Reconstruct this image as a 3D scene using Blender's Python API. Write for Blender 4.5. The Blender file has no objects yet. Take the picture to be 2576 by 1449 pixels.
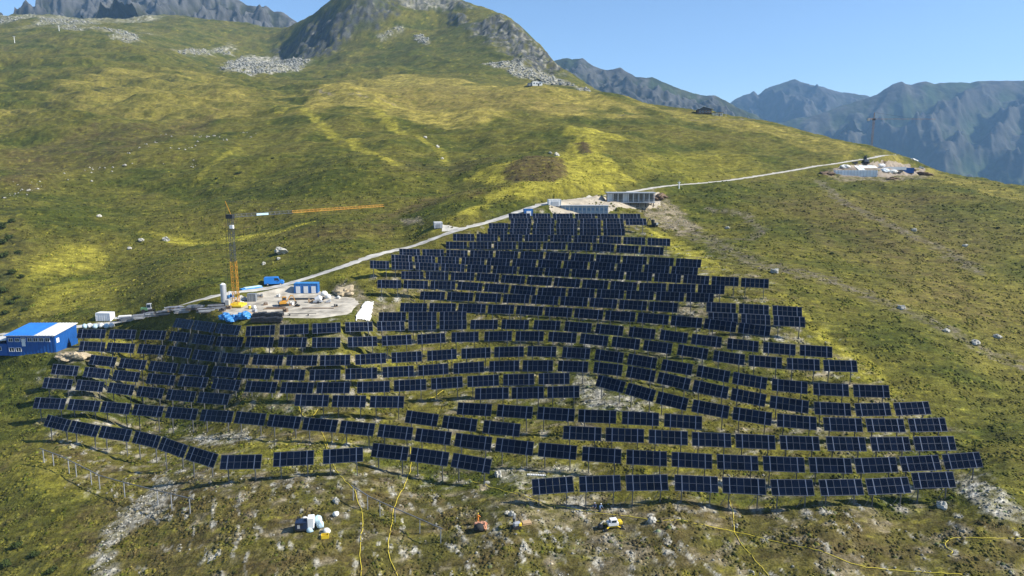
import bpy, math, random
import numpy as np
from mathutils import Vector, Matrix, Euler

random.seed(7)
RNG = np.random.default_rng(11)
SC = bpy.context.scene
COL = SC.collection
PI = math.pi
R = math.radians

# ------------------------------------------------------------------ camera
CAMZ = 60.0
PITCH = R(10.0)
FPX = 1740.0                      # focal length in pixels of a 2576 px wide frame
CU, CV = 1288.0, 724.5
cam_d = bpy.data.cameras.new('camera')
cam = bpy.data.objects.new('camera', cam_d)
COL.objects.link(cam)
cam.location = (0, 0, CAMZ)
cam.rotation_euler = (PI / 2 - PITCH, 0, 0)
cam_d.sensor_width = 36.0
cam_d.lens = FPX / 2576.0 * 36.0
cam_d.clip_start = 1.0
cam_d.clip_end = 60000.0
SC.camera = cam

# ------------------------------------------------------------------ sky and sun
SUN_EL, SUN_AZ = R(39.0), R(-6.0)          # azimuth from +X towards +Y
SUN_DIR = Vector((math.cos(SUN_EL) * math.cos(SUN_AZ), math.cos(SUN_EL) * math.sin(SUN_AZ), math.sin(SUN_EL)))
world = bpy.data.worlds.new('World')
SC.world = world
world.use_nodes = True
wn = world.node_tree
wn.nodes.clear()
w_out = wn.nodes.new('ShaderNodeOutputWorld')
w_bg = wn.nodes.new('ShaderNodeBackground')
w_sky = wn.nodes.new('ShaderNodeTexSky')
w_sky.sky_type = 'NISHITA'
w_sky.sun_disc = False
w_sky.sun_elevation = SUN_EL
w_sky.sun_rotation = PI / 2 - SUN_AZ
w_sky.altitude = 1500.0
w_sky.air_density = 1.0
w_sky.dust_density = 1.0
w_sky.ozone_density = 4.5
w_bg.inputs['Strength'].default_value = 0.10
wn.links.new(w_sky.outputs[0], w_bg.inputs['Color'])
wn.links.new(w_bg.outputs[0], w_out.inputs['Surface'])

sun_d = bpy.data.lights.new('sun', 'SUN')
sun_d.energy = 4.9
sun_d.angle = R(0.53)
sun_d.color = (1.0, 0.94, 0.84)
sun = bpy.data.objects.new('sun', sun_d)
COL.objects.link(sun)
sun.rotation_euler = SUN_DIR.to_track_quat('Z', 'Y').to_euler()
sun.location = (100, 100, 400)

vs = SC.view_settings
vs.view_transform = 'Standard'
vs.look = 'None'
vs.exposure = 0.83
vs.gamma = 1.0
vs.use_curve_mapping = False
SC.cycles.use_denoising = True
SC.cycles.max_bounces = 5
SC.cycles.diffuse_bounces = 2
SC.cycles.glossy_bounces = 2
SC.cycles.volume_bounces = 1
SC.cycles.caustics_reflective = False
SC.cycles.caustics_refractive = False
SC.cycles.transparent_max_bounces = 6

# ------------------------------------------------------------------ numeric helpers
SP, CP = math.sin(PITCH), math.cos(PITCH)

def ray(u, v):
    """direction through a point of the photograph, forward component 1"""
    xr = (u - CU) / FPX
    yu = (CV - v) / FPX
    return np.array([xr, CP + yu * SP, -SP + yu * CP])

def unproj(u, v, d):
    r = ray(u, v)
    return np.array([r[0] * d, r[1] * d, CAMZ + r[2] * d])

_perm = np.random.default_rng(5).permutation(512)
_perm = np.concatenate([_perm, _perm, _perm])
_ga = np.random.default_rng(6).random(512) * 2 * PI
_gx, _gy = np.cos(_ga), np.sin(_ga)

def perlin(x, y):
    xi = np.floor(x).astype(np.int64); yi = np.floor(y).astype(np.int64)
    xf = x - xi; yf = y - yi
    xi &= 511; yi &= 511
    def g(ix, iy, fx, fy):
        h = _perm[(_perm[ix & 511] + (iy & 511))] & 511
        return _gx[h] * fx + _gy[h] * fy
    u = xf * xf * xf * (xf * (xf * 6 - 15) + 10)
    v = yf * yf * yf * (yf * (yf * 6 - 15) + 10)
    a = g(xi, yi, xf, yf); b = g(xi + 1, yi, xf - 1, yf)
    c = g(xi, yi + 1, xf, yf - 1); d = g(xi + 1, yi + 1, xf - 1, yf - 1)
    return (a + (b - a) * u + (c - a) * v + (a - b - c + d) * u * v) * 1.5

def fbm(x, y, octaves=4, gain=0.5, lac=2.03):
    s = np.zeros_like(x); amp = 1.0; f = 1.0
    for o in range(octaves):
        s += amp * perlin(x * f + 17.3 * o, y * f - 9.1 * o)
        amp *= gain; f *= lac
    return s

def ridged(x, y, octaves=5, gain=0.5, lac=2.07):
    s = np.zeros_like(x); amp = 1.0; f = 1.0; w = np.ones_like(x)
    for o in range(octaves):
        n = 1.0 - np.abs(perlin(x * f + 31.7 * o, y * f + 11.9 * o))
        n = n * n * w
        w = np.clip(n * 1.6, 0, 1)
        s += amp * n
        amp *= gain; f *= lac
    return s

def sstep(a, b, x):
    t = np.clip((x - a) / (b - a), 0, 1)
    return t * t * (3 - 2 * t)

def seg_dist(px, py, pts):
    """distance to a polyline and the parameter along it"""
    best = np.full(px.shape, 1e9); par = np.zeros(px.shape)
    for i in range(len(pts) - 1):
        ax, ay = pts[i][0], pts[i][1]; bx, by = pts[i + 1][0], pts[i + 1][1]
        dx, dy = bx - ax, by - ay
        L = dx * dx + dy * dy + 1e-9
        t = np.clip(((px - ax) * dx + (py - ay) * dy) / L, 0, 1)
        d = np.hypot(px - ax - t * dx, py - ay - t * dy)
        m = d < best
        best[m] = d[m]; par[m] = i + t[m]
    return best, par

def poly_sd(px, py, pts):
    """signed distance to a closed polygon, positive inside"""
    pts = list(pts)
    d, _ = seg_dist(px, py, pts + [pts[0]])
    ins = np.zeros(px.shape, bool)
    n = len(pts)
    for i in range(n):
        x1, y1 = pts[i][0], pts[i][1]; x2, y2 = pts[(i + 1) % n][0], pts[(i + 1) % n][1]
        if y1 == y2:
            continue
        c = ((y1 > py) != (y2 > py)) & (px < (x2 - x1) * (py - y1) / (y2 - y1) + x1)
        ins ^= c
    return np.where(ins, d, -d)

# ------------------------------------------------------------------ solar table rows (frame positions of each table, 2576 px wide frame)
def gaps(xs, g=3.2):
    return [(xs[i] + (g if i else 0), xs[i + 1] - (g if i < len(xs) - 2 else 0)) for i in range(len(xs) - 1)]

ROWS = [
 ('A', gaps([1280, 1337, 1388, 1444, 1500, 1557, 1611]), [(1280, 545), (1611, 546)]),
 ('B', gaps([1285, 1340, 1398, 1456, 1514, 1571, 1626]), [(1285, 557), (1626, 558)]),
 ('C', gaps([1230, 1281, 1338, 1396, 1455, 1514, 1570]), [(1230, 570), (1570, 571)]),
 ('D', gaps([1227, 1279, 1336, 1397, 1455, 1515, 1572]), [(1227, 583), (1572, 584)]),
 ('E', gaps([1139.6, 1196, 1255, 1317, 1381, 1441, 1504, 1565, 1626, 1686]), [(1139, 597), (1400, 599), (1504, 602), (1686, 610)]),
 ('F', gaps([1122, 1177.6, 1239.6, 1301, 1363, 1426, 1488, 1548, 1609, 1669]), [(1122, 617), (1400, 618.5), (1500, 622), (1669, 632)]),
 ('G', gaps([1004.6, 1059.6, 1119.6, 1179.6, 1243.4, 1306, 1369.6, 1433.4, 1497, 1563.7, 1630, 1697.5, 1763.7]), [(1004, 635), (1369, 643), (1763, 663)]),
 ('H', gaps([984.6, 1039.6, 1098, 1158, 1222, 1286, 1351, 1414.6, 1481, 1549, 1617.5, 1686, 1755]), [(984, 650), (1222, 658), (1481, 668), (1755, 684)]),
 ('I', gaps([930.9, 982, 1042, 1107, 1172, 1237, 1303, 1368, 1435, 1502, 1572, 1643, 1716, 1787, 1861, 1933.7]), [(930, 665), (1107, 672), (1303, 680), (1572, 693), (1716, 701), (1933, 714)]),
 ('J', gaps([1009.6, 1068, 1131, 1196, 1258, 1323, 1391, 1462, 1532.5, 1605, 1678.7, 1752.5, 1822.5]), [(1009, 692), (1196, 696), (1323, 705), (1462, 713), (1605, 722), (1822, 729)]),
 ('K', gaps([949.6, 1012, 1079.6, 1148, 1216, 1282, 1350, 1426, 1498, 1572.5, 1647.5, 1723.7, 1795]), [(949, 714), (1148, 718), (1282, 727), (1350, 733), (1498, 738), (1647, 744), (1795, 750)]),
 ('L', gaps([1057, 1122, 1193, 1263, 1334.6, 1407, 1481, 1555, 1630, 1705]), [(1057, 743), (1193, 747), (1334, 753), (1481, 760), (1630, 770), (1705, 774)]),
 ('La', [(1777, 1851), (1859, 1933.7), (1943.7, 2017.5)], [(1777, 772), (1900, 778), (2017, 785)]),
 ('M', gaps([1007, 1077, 1149.6, 1224.6, 1296, 1368, 1442, 1520, 1601, 1685, 1768.7, 1855, 1937.5]), [(1007, 773), (1149, 774), (1296, 779), (1442, 787), (1601, 798), (1768, 813), (1937, 834)]),
 ('Ma', [(1782, 1856), (1865, 1937.5), (1946, 2025)], [(1782, 798), (1900, 803), (2025, 811)]),
 ('N', [(953, 1021), (1028, 1098), (1106, 1173)], [(953, 797), (1173, 795)]),
 ('O', [(618.7, 691), (703.7, 776), (786, 857), (868.7, 937.5), (948.7, 1017.5), (1027.5, 1097.5), (1106, 1173.7), (1183.7, 1252), (1262, 1330), (1343, 1409), (1421, 1487.5), (1499, 1567.5), (1582.5, 1647.5), (1661, 1729), (1740, 1815), (1830, 1908), (1920, 2001), (2012, 2093.7)],
   [(618, 833), (776, 827), (900, 821.5), (1060, 819), (1150, 817), (1290, 815.7), (1376, 817.6), (1454, 822.6), (1533, 829.5), (1615, 837.6), (1695, 846), (1777, 857), (1870, 869), (1960, 877.6), (2093, 886)]),
 ('Oa', [(438.7, 483.7), (487.5, 540), (545, 602.5)], [(438, 811), (603, 832)]),
 ('P', [(195, 265), (275, 341), (352.5, 416), (427.5, 475), (485, 537.5), (545, 610), (619, 687), (701, 771), (785, 856), (875, 948.7), (961, 1035), (1050, 1120), (1136, 1203.7), (1218.7, 1287.5), (1297.5, 1367.5), (1380, 1450), (1460, 1529), (1540, 1609), (1619, 1690), (1705, 1780), (1795, 1873), (1883.7, 1967), (1980, 2062), (2072, 2156)],
   [(195, 839), (380, 842), (450, 846), (511, 855), (577, 861), (655, 860), (736, 861), (820, 862), (910, 860), (998, 855.8), (1085, 852), (1170, 847), (1253, 845), (1332, 845), (1415, 847.5), (1494, 854.6), (1574, 862), (1655, 873), (1742, 884), (1835, 902), (1925, 911), (2021, 917), (2156, 922)]),
 ('Q', [(200, 264), (269, 337.5), (347.5, 414), (422.5, 479), (486, 551), (557.5, 626), (636, 711), (721, 797.5), (805, 881), (893.7, 971), (985, 1061), (1075, 1148.7), (1161, 1233.7), (1243.7, 1317.5), (1327.5, 1399), (1415, 1484), (1497.5, 1567.5), (1580, 1651), (1665, 1741), (1754, 1835), (1843.7, 1928.7), (1942, 2031), (2046, 2135), (2147, 2237)],
   [(200, 870), (303, 875), (380, 878), (450, 884.5), (518, 896), (590, 902.6), (673, 906), (760, 906.5), (843, 907), (932, 903), (1023, 898), (1112, 893), (1197, 888), (1280, 885), (1363, 882.5), (1450, 887), (1532, 895), (1615, 908), (1703, 924), (1795, 940), (1886, 959), (1986, 973), (2090, 981), (2237, 985)]),
 ('R', [(226, 291), (301, 366), (376, 444), (452.5, 519), (535, 599), (607, 681), (690, 766), (779, 856), (868.7, 948.7), (962.5, 1041), (1052.5, 1127.5), (1141, 1217.5), (1231, 1306), (1315, 1391), (1404, 1479), (1494, 1565), (1577, 1647.5), (1655, 1735), (1744, 1831), (1840, 1926), (1937, 2034), (2048.7, 2140), (2152, 2240), (2251, 2338.7)],
   [(226, 904), (333, 916), (410, 923), (486, 930), (567, 936), (644, 940), (728, 943), (817, 944), (908, 940), (1002, 935), (1090, 930), (1180, 924.5), (1268, 920.5), (1353, 919.5), (1441, 921), (1530, 926.5), (1612, 939), (1695, 959), (1787, 979), (1882, 1000), (1983, 1019), (2094, 1031), (2196, 1031), (2338, 1026)]),
 ('S', [(131, 196), (211, 275), (285, 350), (370, 439), (450, 521), (535, 602.5), (618.7, 695), (707, 787.5), (797, 880), (898.7, 980), (991, 1072), (1085, 1163.7), (1176, 1255), (1266, 1343.7), (1355, 1432.5)],
   [(131, 928), (163, 931), (243, 938), (317, 946), (404, 955), (485, 960), (568, 967), (656, 974.5), (747, 976), (838, 975.5), (939, 974), (1031, 969.5), (1124, 963), (1215, 957.6), (1304, 954.5), (1432, 952)]),
 ('Sa', [(1502, 1570), (1577, 1646), (1653, 1729), (1742, 1833), (1843.7, 1941), (1955, 2053.7), (2072, 2168.7), (2180, 2275), (2287, 2380)],
   [(1502, 957), (1537, 965), (1610, 986), (1690, 1010), (1787, 1029), (1892, 1048), (2004, 1063), (2120, 1069), (2227, 1071), (2380, 1068)]),
 ('T', [(109, 181), (192.5, 260), (272.5, 336), (346, 410), (420, 490), (499, 575)], [(109, 963), (226, 970), (304, 978), (378, 987), (455, 996), (575, 1005)]),
 ('Ta', [(742.5, 826), (836, 920), (931, 1016)], [(742, 1006), (878, 1010), (1016, 1011)]),
 ('Tb', [(1195, 1279), (1287.5, 1367.5), (1377.5, 1457.5)], [(1195, 991), (1327, 988), (1457, 985)]),
 ('W', [(1151, 1236), (1251, 1339), (1352.5, 1445), (1455, 1550), (1565, 1657.5), (1671, 1766)], [(1151, 1027), (1193, 1030), (1295, 1035), (1399, 1042), (1502, 1048), (1611, 1052), (1766, 1064)]),
 ('U', [(86, 164), (172, 250), (255, 327), (335, 409), (419, 495), (505, 585), (592, 666), (675, 755), (762.5, 847.5), (856, 941), (952, 1037), (1046, 1134), (1145, 1236), (1247.5, 1341), (1355, 1450), (1465, 1562.5), (1576, 1677.5), (1690, 1791), (1804, 1907), (1920, 2023.7), (2036, 2142), (2152, 2256), (2266, 2364), (2374, 2468)],
   [(86, 1013), (211, 1019), (291, 1026), (372, 1033), (457, 1040), (545, 1046.5), (629, 1052), (715, 1060.5), (805, 1069), (898, 1077), (995, 1086.5), (1090, 1098), (1190, 1111), (1294, 1124), (1402, 1135), (1514, 1145.6), (1627, 1152), (1740, 1158.5), (1855, 1163.5), (1972, 1168), (2089, 1171.5), (2204, 1171), (2318, 1166), (2468, 1156)]),
 ('X', [(1021, 1101), (1113.7, 1198.7), (1216, 1307.5)], [(1021, 1047), (1061, 1053), (1156, 1066), (1307, 1083)]),
 ('Xa', [(1417.5, 1512.5), (1524, 1620), (1632.5, 1730), (1741, 1839), (1851, 1950), (1962.5, 2061), (2080, 2177.5), (2191, 2288.7), (2300, 2402.5)],
   [(1417, 1088), (1572, 1094.5), (1681, 1100), (1790, 1106.5), (1900, 1111), (2012, 1115), (2129, 1117), (2240, 1117), (2402, 1115)]),
 ('Y', [(115, 174), (177, 247), (252, 328), (337, 400), (403, 467), (472, 543)], [(115, 1057), (174, 1071.5), (247, 1085), (328, 1096), (400, 1113), (467, 1137), (543, 1160)]),
 ('Ya', [(555, 657), (688, 789), (813, 913)], [(555, 1163), (657, 1161), (688, 1156), (789, 1151), (813, 1149), (913, 1143)]),
 ('Yb', [(936, 1026), (1034, 1127.5), (1137.5, 1234)], [(936, 1131), (1026, 1142), (1127, 1155), (1234, 1173)]),
 ('V', [(1339, 1442.5), (1457.5, 1561), (1575, 1680), (1697.5, 1806), (1817.5, 1926), (1940, 2046), (2062.5, 2170), (2181, 2287.5)],
   [(1339, 1225), (1442, 1218), (1561, 1215), (1680, 1213.5), (1806, 1219), (1926, 1225.5), (2046, 1227), (2170, 1225), (2287, 1220)]),
 ('Va', [(2296, 2401)], [(2296, 1209), (2401, 1206)]),
]
TAB_W = 7.1        # metres
TAB_UP = 4.0       # centre above the ground

tab_ctrl = []
for rn, segs, line in ROWS:
    lu = [p[0] for p in line]; lv = [p[1] for p in line]
    um = np.array([(a + b) / 2 for a, b in segs])
    vm = np.interp(um, lu, lv)
    wd = np.array([math.hypot(b - a, np.interp(b, lu, lv) - np.interp(a, lu, lv)) for a, b in segs])
    if len(um) >= 6:
        wd = np.polyval(np.polyfit(um, wd, 2 if len(um) > 8 else 1), um)
    else:
        wd = np.full(len(um), wd.mean())
    for u, v, w in zip(um, vm, wd):
        p = unproj(u, v, TAB_W * FPX / w)
        tab_ctrl.append((p[0], p[1], p[2] - TAB_UP))
tab_ctrl = np.array(tab_ctrl)
# ------------------------------------------------------------------ the mountain slope as a height field
keep = []
k = 0
for rn, segs, line in ROWS:
    for j in range(len(segs)):
        if rn in ('Oa', 'Y') or (rn == 'Sa' and j < 4) or (rn == 'S' and j < 2) or (rn in ('P', 'Q') and 3 <= j <= 5):
            pass
        else:
            keep.append(k)
        k += 1
# (frame u, frame v, metres ahead) of points that fix the rest of the slope
CTRL = [
 # foreground under the lowest rows
 (100, 1190, 140), (100, 1300, 127), (100, 1440, 112), (500, 1240, 124), (500, 1350, 113), (500, 1440, 105), (900, 1320, 112),
 (900, 1440, 103), (1288, 1320, 110), (1288, 1440, 101), (1700, 1340, 106.5), (1700, 1440, 100), (2100, 1340, 105), (2100, 1440, 99),
 (2500, 1250, 112), (2500, 1340, 105), (2500, 1440, 98), (-60, 1440, 115), (-60, 1200, 145), (2640, 1440, 98), (2640, 1200, 118),
 # left edge, the blue building and the yard
 (60, 1060, 163), (20, 960, 176), (20, 895, 184), (90, 893, 182), (200, 890, 178), (20, 800, 210), (20, 700, 232), (150, 780, 212),
 (250, 812, 197), (370, 786, 199), (450, 790, 192), (560, 775, 188), (560, 800, 181), (640, 812, 177), (750, 808, 176), (850, 808, 175),
 (640, 760, 188), (770, 750, 192), (860, 760, 190), (700, 718, 204), (780, 715, 203), (830, 720, 205),
 # the gravel road climbing to the right
 (800, 692, 210), (900, 661, 216), (1000, 627, 222), (1100, 592, 229), (1180, 572, 236), (1280, 541, 247), (1360, 514, 257),
 (1440, 515, 265), (1590, 522, 272), (1620, 498, 288), (1640, 472, 302), (1710, 463, 318), (1800, 458, 332), (1950, 436, 362), (2080, 415, 390), (2200, 412, 402), (2290, 428, 398),
 # meadow above the road
 (300, 700, 238), (300, 600, 272), (300, 500, 318), (300, 400, 390), (300, 300, 500), (300, 200, 690), (300, 120, 930), (300, 60, 1300),
 (20, 600, 265), (20, 450, 345), (20, 320, 480), (20, 220, 650), (20, 120, 930), (20, 40, 1300), (-60, 600, 262), (-60, 300, 500), (-60, 60, 1250),
 (600, 640, 238), (600, 540, 282), (600, 440, 345), (600, 340, 440), (600, 250, 610), (560, 190, 850),
 (900, 600, 238), (900, 500, 285), (900, 400, 355), (900, 300, 480), (900, 230, 660), (900, 196, 880),
 (1150, 520, 262), (1150, 420, 335), (1150, 320, 450), (1150, 240, 610), (1150, 200, 800),
 (1360, 440, 305), (1360, 350, 395), (1360, 280, 500), (1360, 216, 650),
 (1600, 440, 325), (1600, 360, 410), (1600, 290, 530), (1560, 243, 640),
 (1800, 400, 385), (1800, 340, 465), (1790, 283, 590), (1950, 312, 535), (2000, 380, 430), (2100, 350, 490), (2210, 378, 450), (2300, 408, 425), (2450, 448, 385), (2576, 478, 352), (2660, 500, 335),
 # right flank
 (1750, 560, 262), (1900, 640, 222), (2100, 550, 278), (2150, 720, 200), (2300, 650, 236), (2300, 500, 325), (2250, 850, 168),
 (2500, 650, 244), (2500, 550, 292), (2500, 800, 190), (2500, 1000, 150), (2400, 920, 158), (2660, 700, 225), (2660, 900, 170),
 # rocky peak
 (650, 160, 1060), (600, 178, 980), (740, 178, 1010), (820, 185, 980), (705, 138, 1285), (740, 150, 1200), (775, 152, 1128), (800, 141, 1128), (850, 116, 1148), (900, 86, 1172), (960, 50, 1205),
 (760, 100, 1265), (800, 75, 1228), (850, 60, 1200), (720, 112, 1305),
 (760, 50, 1350), (800, 26, 1302), (850, 12, 1245), (875, -8, 1232), (920, -34, 1245), (1000, -50, 1310), (1080, -22, 1350), (1160, 2, 1320),
 (1200, 14, 1290), (1240, 24, 1260), (1290, 50, 1220), (1330, 85, 1180), (1362, 120, 1140), (1390, 150, 1100), (1415, 175, 1060), (1450, 200, 980),
 (1000, 100, 1150), (1000, 150, 1020), (1100, 60, 1230), (1100, 120, 1080), (1100, 160, 970), (1200, 80, 1140), (1200, 140, 1000), (1300, 120, 1070), (1300, 170, 930), (1390, 195, 900), (1480, 222, 830),
 (640, 60, 1480), (560, 120, 1250), (620, 100, 1330), (680, 80, 1400), (450, 90, 1230), (500, 45, 1500), (400, 40, 1480),
]
# ground hidden behind the crests: falls away below the line of sight
HID = []
for (u, v, d, dd, dv) in [(1360, 216, 650, 150, 22), (1560, 243, 640, 150, 30), (1790, 283, 590, 170, 50), (1950, 312, 535, 170, 60), (2100, 350, 490, 170, 70),
                          (2210, 378, 450, 150, 80), (2300, 408, 425, 150, 80), (2450, 448, 385, 150, 80), (2576, 478, 352, 150, 80), (2660, 500, 335, 150, 80),
                          (1560, 243, 640, 600, 120), (1790, 283, 590, 700, 160), (2100, 350, 490, 800, 200), (2450, 448, 385, 900, 220), (2660, 500, 335, 900, 220),
                          (800, 32, 1320, 180, 60), (875, 0, 1260, 200, 60), (1000, -45, 1360, 180, 60), (1160, 2, 1320, 180, 60), (1290, 50, 1220, 180, 60), (1362, 120, 1140, 200, 60), (1415, 175, 1060, 250, 60),
                          (640, 60, 1480, 250, 50), (400, 40, 1480, 250, 40), (20, 40, 1300, 400, 30), (300, 60, 1300, 400, 20), (1450, 200, 980, 500, 80), (1000, -45, 1360, 600, 200), (1290, 50, 1220, 700, 220), (640, 60, 1480, 500, 120)]:
    HID.append((u, v + dv, d + dd))

pts = [np.array(unproj(*c)) for c in CTRL + HID]
P = np.concatenate([tab_ctrl[keep], np.array(pts)])
LAM = np.concatenate([np.full(len(keep), 0.06), np.array([0.0015 if c[2] < 800 else 0.00015 for c in CTRL]), np.full(len(HID), 0.0015)])
qx, qy = 2.0 * P[:, 0] / P[:, 1], np.log(P[:, 1])
qw = (P[:, 2] - CAMZ) / P[:, 1]

def tps_k(r2):
    return 0.5 * r2 * np.log(r2 + 1e-12)

n_p = len(P)
K = tps_k((qx[:, None] - qx[None]) ** 2 + (qy[:, None] - qy[None]) ** 2) + np.diag(LAM)
Q = np.stack([np.ones(n_p), qx, qy], 1)
A = np.zeros((n_p + 3, n_p + 3))
A[:n_p, :n_p] = K; A[:n_p, n_p:] = Q; A[n_p:, :n_p] = Q.T
sol = np.linalg.solve(A, np.concatenate([qw, np.zeros(3)]))

def surf(x, y):
    a = (2.0 * x / y).ravel(); b = np.log(y).ravel()
    out = np.empty(a.shape)
    for i in range(0, len(a), 8000):
        aa, bb = a[i:i + 8000], b[i:i + 8000]
        out[i:i + 8000] = tps_k((aa[:, None] - qx[None]) ** 2 + (bb[:, None] - qy[None]) ** 2) @ sol[:n_p] + sol[n_p] + sol[n_p + 1] * aa + sol[n_p + 2] * bb
    return (out * y.ravel()).reshape(x.shape) + CAMZ

NC = 721
S_ = np.linspace(-1, 1, NC)
ys = [70.0]
while ys[-1] < 1950:
    ys.append(ys[-1] + max(0.42, 0.0036 * ys[-1]))
YS = np.array(ys); NR = len(YS)
HW = 0.86 * YS + 18.0

class Field:
    """rows of constant y; x = s * half width"""
    def __init__(self, Z):
        self.Z = Z
    def at_row(self, i, x):
        f = np.clip((x / HW[i] + 1) * 0.5 * (NC - 1), 0, NC - 1.001)
        j = f.astype(int); t = f - j
        return self.Z[i, j] * (1 - t) + self.Z[i, j + 1] * t
    def __call__(self, x, y):
        x = np.atleast_1d(np.asarray(x, float)); y = np.atleast_1d(np.asarray(y, float))
        i = np.clip(np.searchsorted(YS, y) - 1, 0, NR - 2)
        t = np.clip((y - YS[i]) / (YS[i + 1] - YS[i]), 0, 1)
        return self.at_row(i, x) * (1 - t) + self.at_row(i + 1, x) * t
    def cast(self, u, v, up=0.0):
        r = ray(u, v)
        x = r[0] / r[1] * YS; z = CAMZ + r[2] / r[1] * YS
        f = z - (self.at_row(np.arange(NR), x) + up)
        hit = np.nonzero(f[1:] <= 0)[0]
        if len(hit) == 0:
            i = int(np.argmin(np.abs(f)))
            return np.array([x[i], YS[i], z[i] - up])
        i = hit[0]
        t = f[i] / (f[i] - f[i + 1] + 1e-9)
        t = min(max(t, 0), 1)
        y = YS[i] * (1 - t) + YS[i + 1] * t
        return np.array([r[0] / r[1] * y, y, CAMZ + r[2] / r[1] * y - up])

XX = S_[None, :] * HW[:, None]
YY = np.repeat(YS[:, None], NC, 1)
ci = np.unique(np.concatenate([np.arange(0, NR, 4), [NR - 1]])); cj = np.unique(np.concatenate([np.arange(0, NC, 6), [NC - 1]]))
Zc = surf(XX[np.ix_(ci, cj)], YY[np.ix_(ci, cj)])
Zr = np.stack([np.interp(S_, S_[cj], Zc[i]) for i in range(len(ci))])
lo = np.clip(np.searchsorted(YS[ci], YS, 'right') - 1, 0, len(ci) - 2)
tt = ((YS - YS[ci][lo]) / (YS[ci][lo + 1] - YS[ci][lo]))[:, None]
F = Field(Zr[lo] * (1 - tt) + Zr[lo + 1] * tt)

def cast_poly(pts, fld=None):
    fld = fld or F
    return [fld.cast(u, v) for u, v in pts]

# level ground for the yard and the buildings
PADS = []
def flatten(pts, feather, z=None, tilt=0.0):
    w = cast_poly(pts)
    zz = z if z is not None else float(np.median([p[2] for p in w]))
    sd = np.full(XX.shape, -1e9)
    x0, x1 = min(p[0] for p in w) - feather * 1.5, max(p[0] for p in w) + feather * 1.5
    y0, y1 = min(p[1] for p in w) - feather * 1.5, max(p[1] for p in w) + feather * 1.5
    m = (XX > x0) & (XX < x1) & (YY > y0) & (YY < y1)
    sd[m] = poly_sd(XX[m], YY[m], w)
    k = sstep(-feather, 0, sd)
    cy = np.mean([p[1] for p in w])
    F.Z = F.Z * (1 - k) + (zz + tilt * (YY - cy)) * k
    PADS.append((w, sd))
    return w, sd

YARD_PX = [(535, 782), (585, 745), (650, 728), (715, 712), (800, 708), (840, 728), (895, 745), (905, 772), (880, 808), (800, 812), (620, 813), (560, 800)]
yard_w, yard_sd = flatten(YARD_PX, 7.0, tilt=0.06)
BPAD_PX = [(-20, 896), (150, 893), (205, 872), (190, 845), (60, 850), (-20, 860)]
flatten(BPAD_PX, 5.0)
UP1_PX = [(1525, 519), (1660, 519), (1650, 500), (1530, 500)]
flatten(UP1_PX, 5.0)
SITE_PX = [(2090, 430), (2200, 440), (2330, 432), (2320, 412), (2200, 405), (2100, 416)]
flatten(SITE_PX, 7.0)

# the gravel road
ROAD_PX = [(-30, 846), (60, 832), (150, 826), (205, 826), (260, 814), (330, 798), (400, 784), (470, 768), (535, 752), (600, 738), (655, 727), (715, 713), (800, 692), (900, 660), (1000, 627), (1100, 592), (1180, 572), (1280, 541), (1360, 513), (1440, 503), (1530, 490), (1640, 473), (1710, 464), (1800, 458), (1880, 447), (1950, 436), (2020, 424), (2080, 415), (2140, 405), (2200, 399), (2260, 391)]
rw = np.array(cast_poly(ROAD_PX))
def resample(w, step, smooth=0):
    d = np.concatenate([[0], np.cumsum(np.hypot(np.diff(w[:, 0]), np.diff(w[:, 1])))])
    n = max(int(d[-1] / step), 2)
    t = np.linspace(0, d[-1], n + 1)
    o = np.stack([np.interp(t, d, w[:, i]) for i in range(3)], 1)
    for _ in range(smooth):
        o[1:-1] = 0.25 * o[:-2] + 0.5 * o[1:-1] + 0.25 * o[2:]
    return o
road = resample(rw, 2.0, 25)
road[:, 2] = F(road[:, 0], road[:, 1])
for _ in range(20):
    road[1:-1, 2] = 0.25 * road[:-2, 2] + 0.5 * road[1:-1, 2] + 0.25 * road[2:, 2]
m = (YY > 150) & (YY < 460)
rd = np.full(XX.shape, 1e9); rp = np.zeros(XX.shape)
rd[m], rp[m] = seg_dist(XX[m], YY[m], [tuple(p) for p in road[::3]] + [tuple(road[-1])])
rz = np.interp(rp * 3, np.arange(len(road)), road[:, 2])
kr = 1 - sstep(2.6, 6.5, rd)
F.Z = F.Z * (1 - kr) + rz * kr

# places where the slope keeps smooth under built things
flat = np.maximum(kr, 0)
for w, sd in PADS:
    flat = np.maximum(flat, sstep(-4, 1, sd))

# ------------------------------------------------------------------ ground cover zones (world outlines taken from the places they have on the slope)
def zone(pts, feather, noise_amp=0.8, noise_len=None):
    """soft 0..1 mask of a region of ground"""
    w = cast_poly(pts)
    x0, x1 = min(p[0] for p in w), max(p[0] for p in w); y0, y1 = min(p[1] for p in w), max(p[1] for p in w)
    f = feather * 2.2
    m = (XX > x0 - f) & (XX < x1 + f) & (YY > y0 - f) & (YY < y1 + f)
    o = np.zeros(XX.shape)
    if not m.any():
        return o
    sd = poly_sd(XX[m], YY[m], w)
    L = noise_len or feather * 1.6
    sd = sd + noise_amp * feather * fbm(XX[m] / L, YY[m] / L, 3)
    o[m] = sstep(-feather * 0.6, feather * 0.6, sd)
    return o

def trail(pts, half, soft, noise_len=3.0):
    w = np.array(cast_poly(pts))
    x0, x1 = w[:, 0].min() - 30, w[:, 0].max() + 30; y0, y1 = w[:, 1].min() - 30, w[:, 1].max() + 30
    m = (XX > x0) & (XX < x1) & (YY > y0) & (YY < y1)
    o = np.zeros(XX.shape)
    d, _ = seg_dist(XX[m], YY[m], [tuple(p) for p in w])
    d = d + soft * 0.7 * fbm(XX[m] / noise_len, YY[m] / noise_len, 3)
    o[m] = 1 - sstep(half, half + soft, d)
    return o

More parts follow.
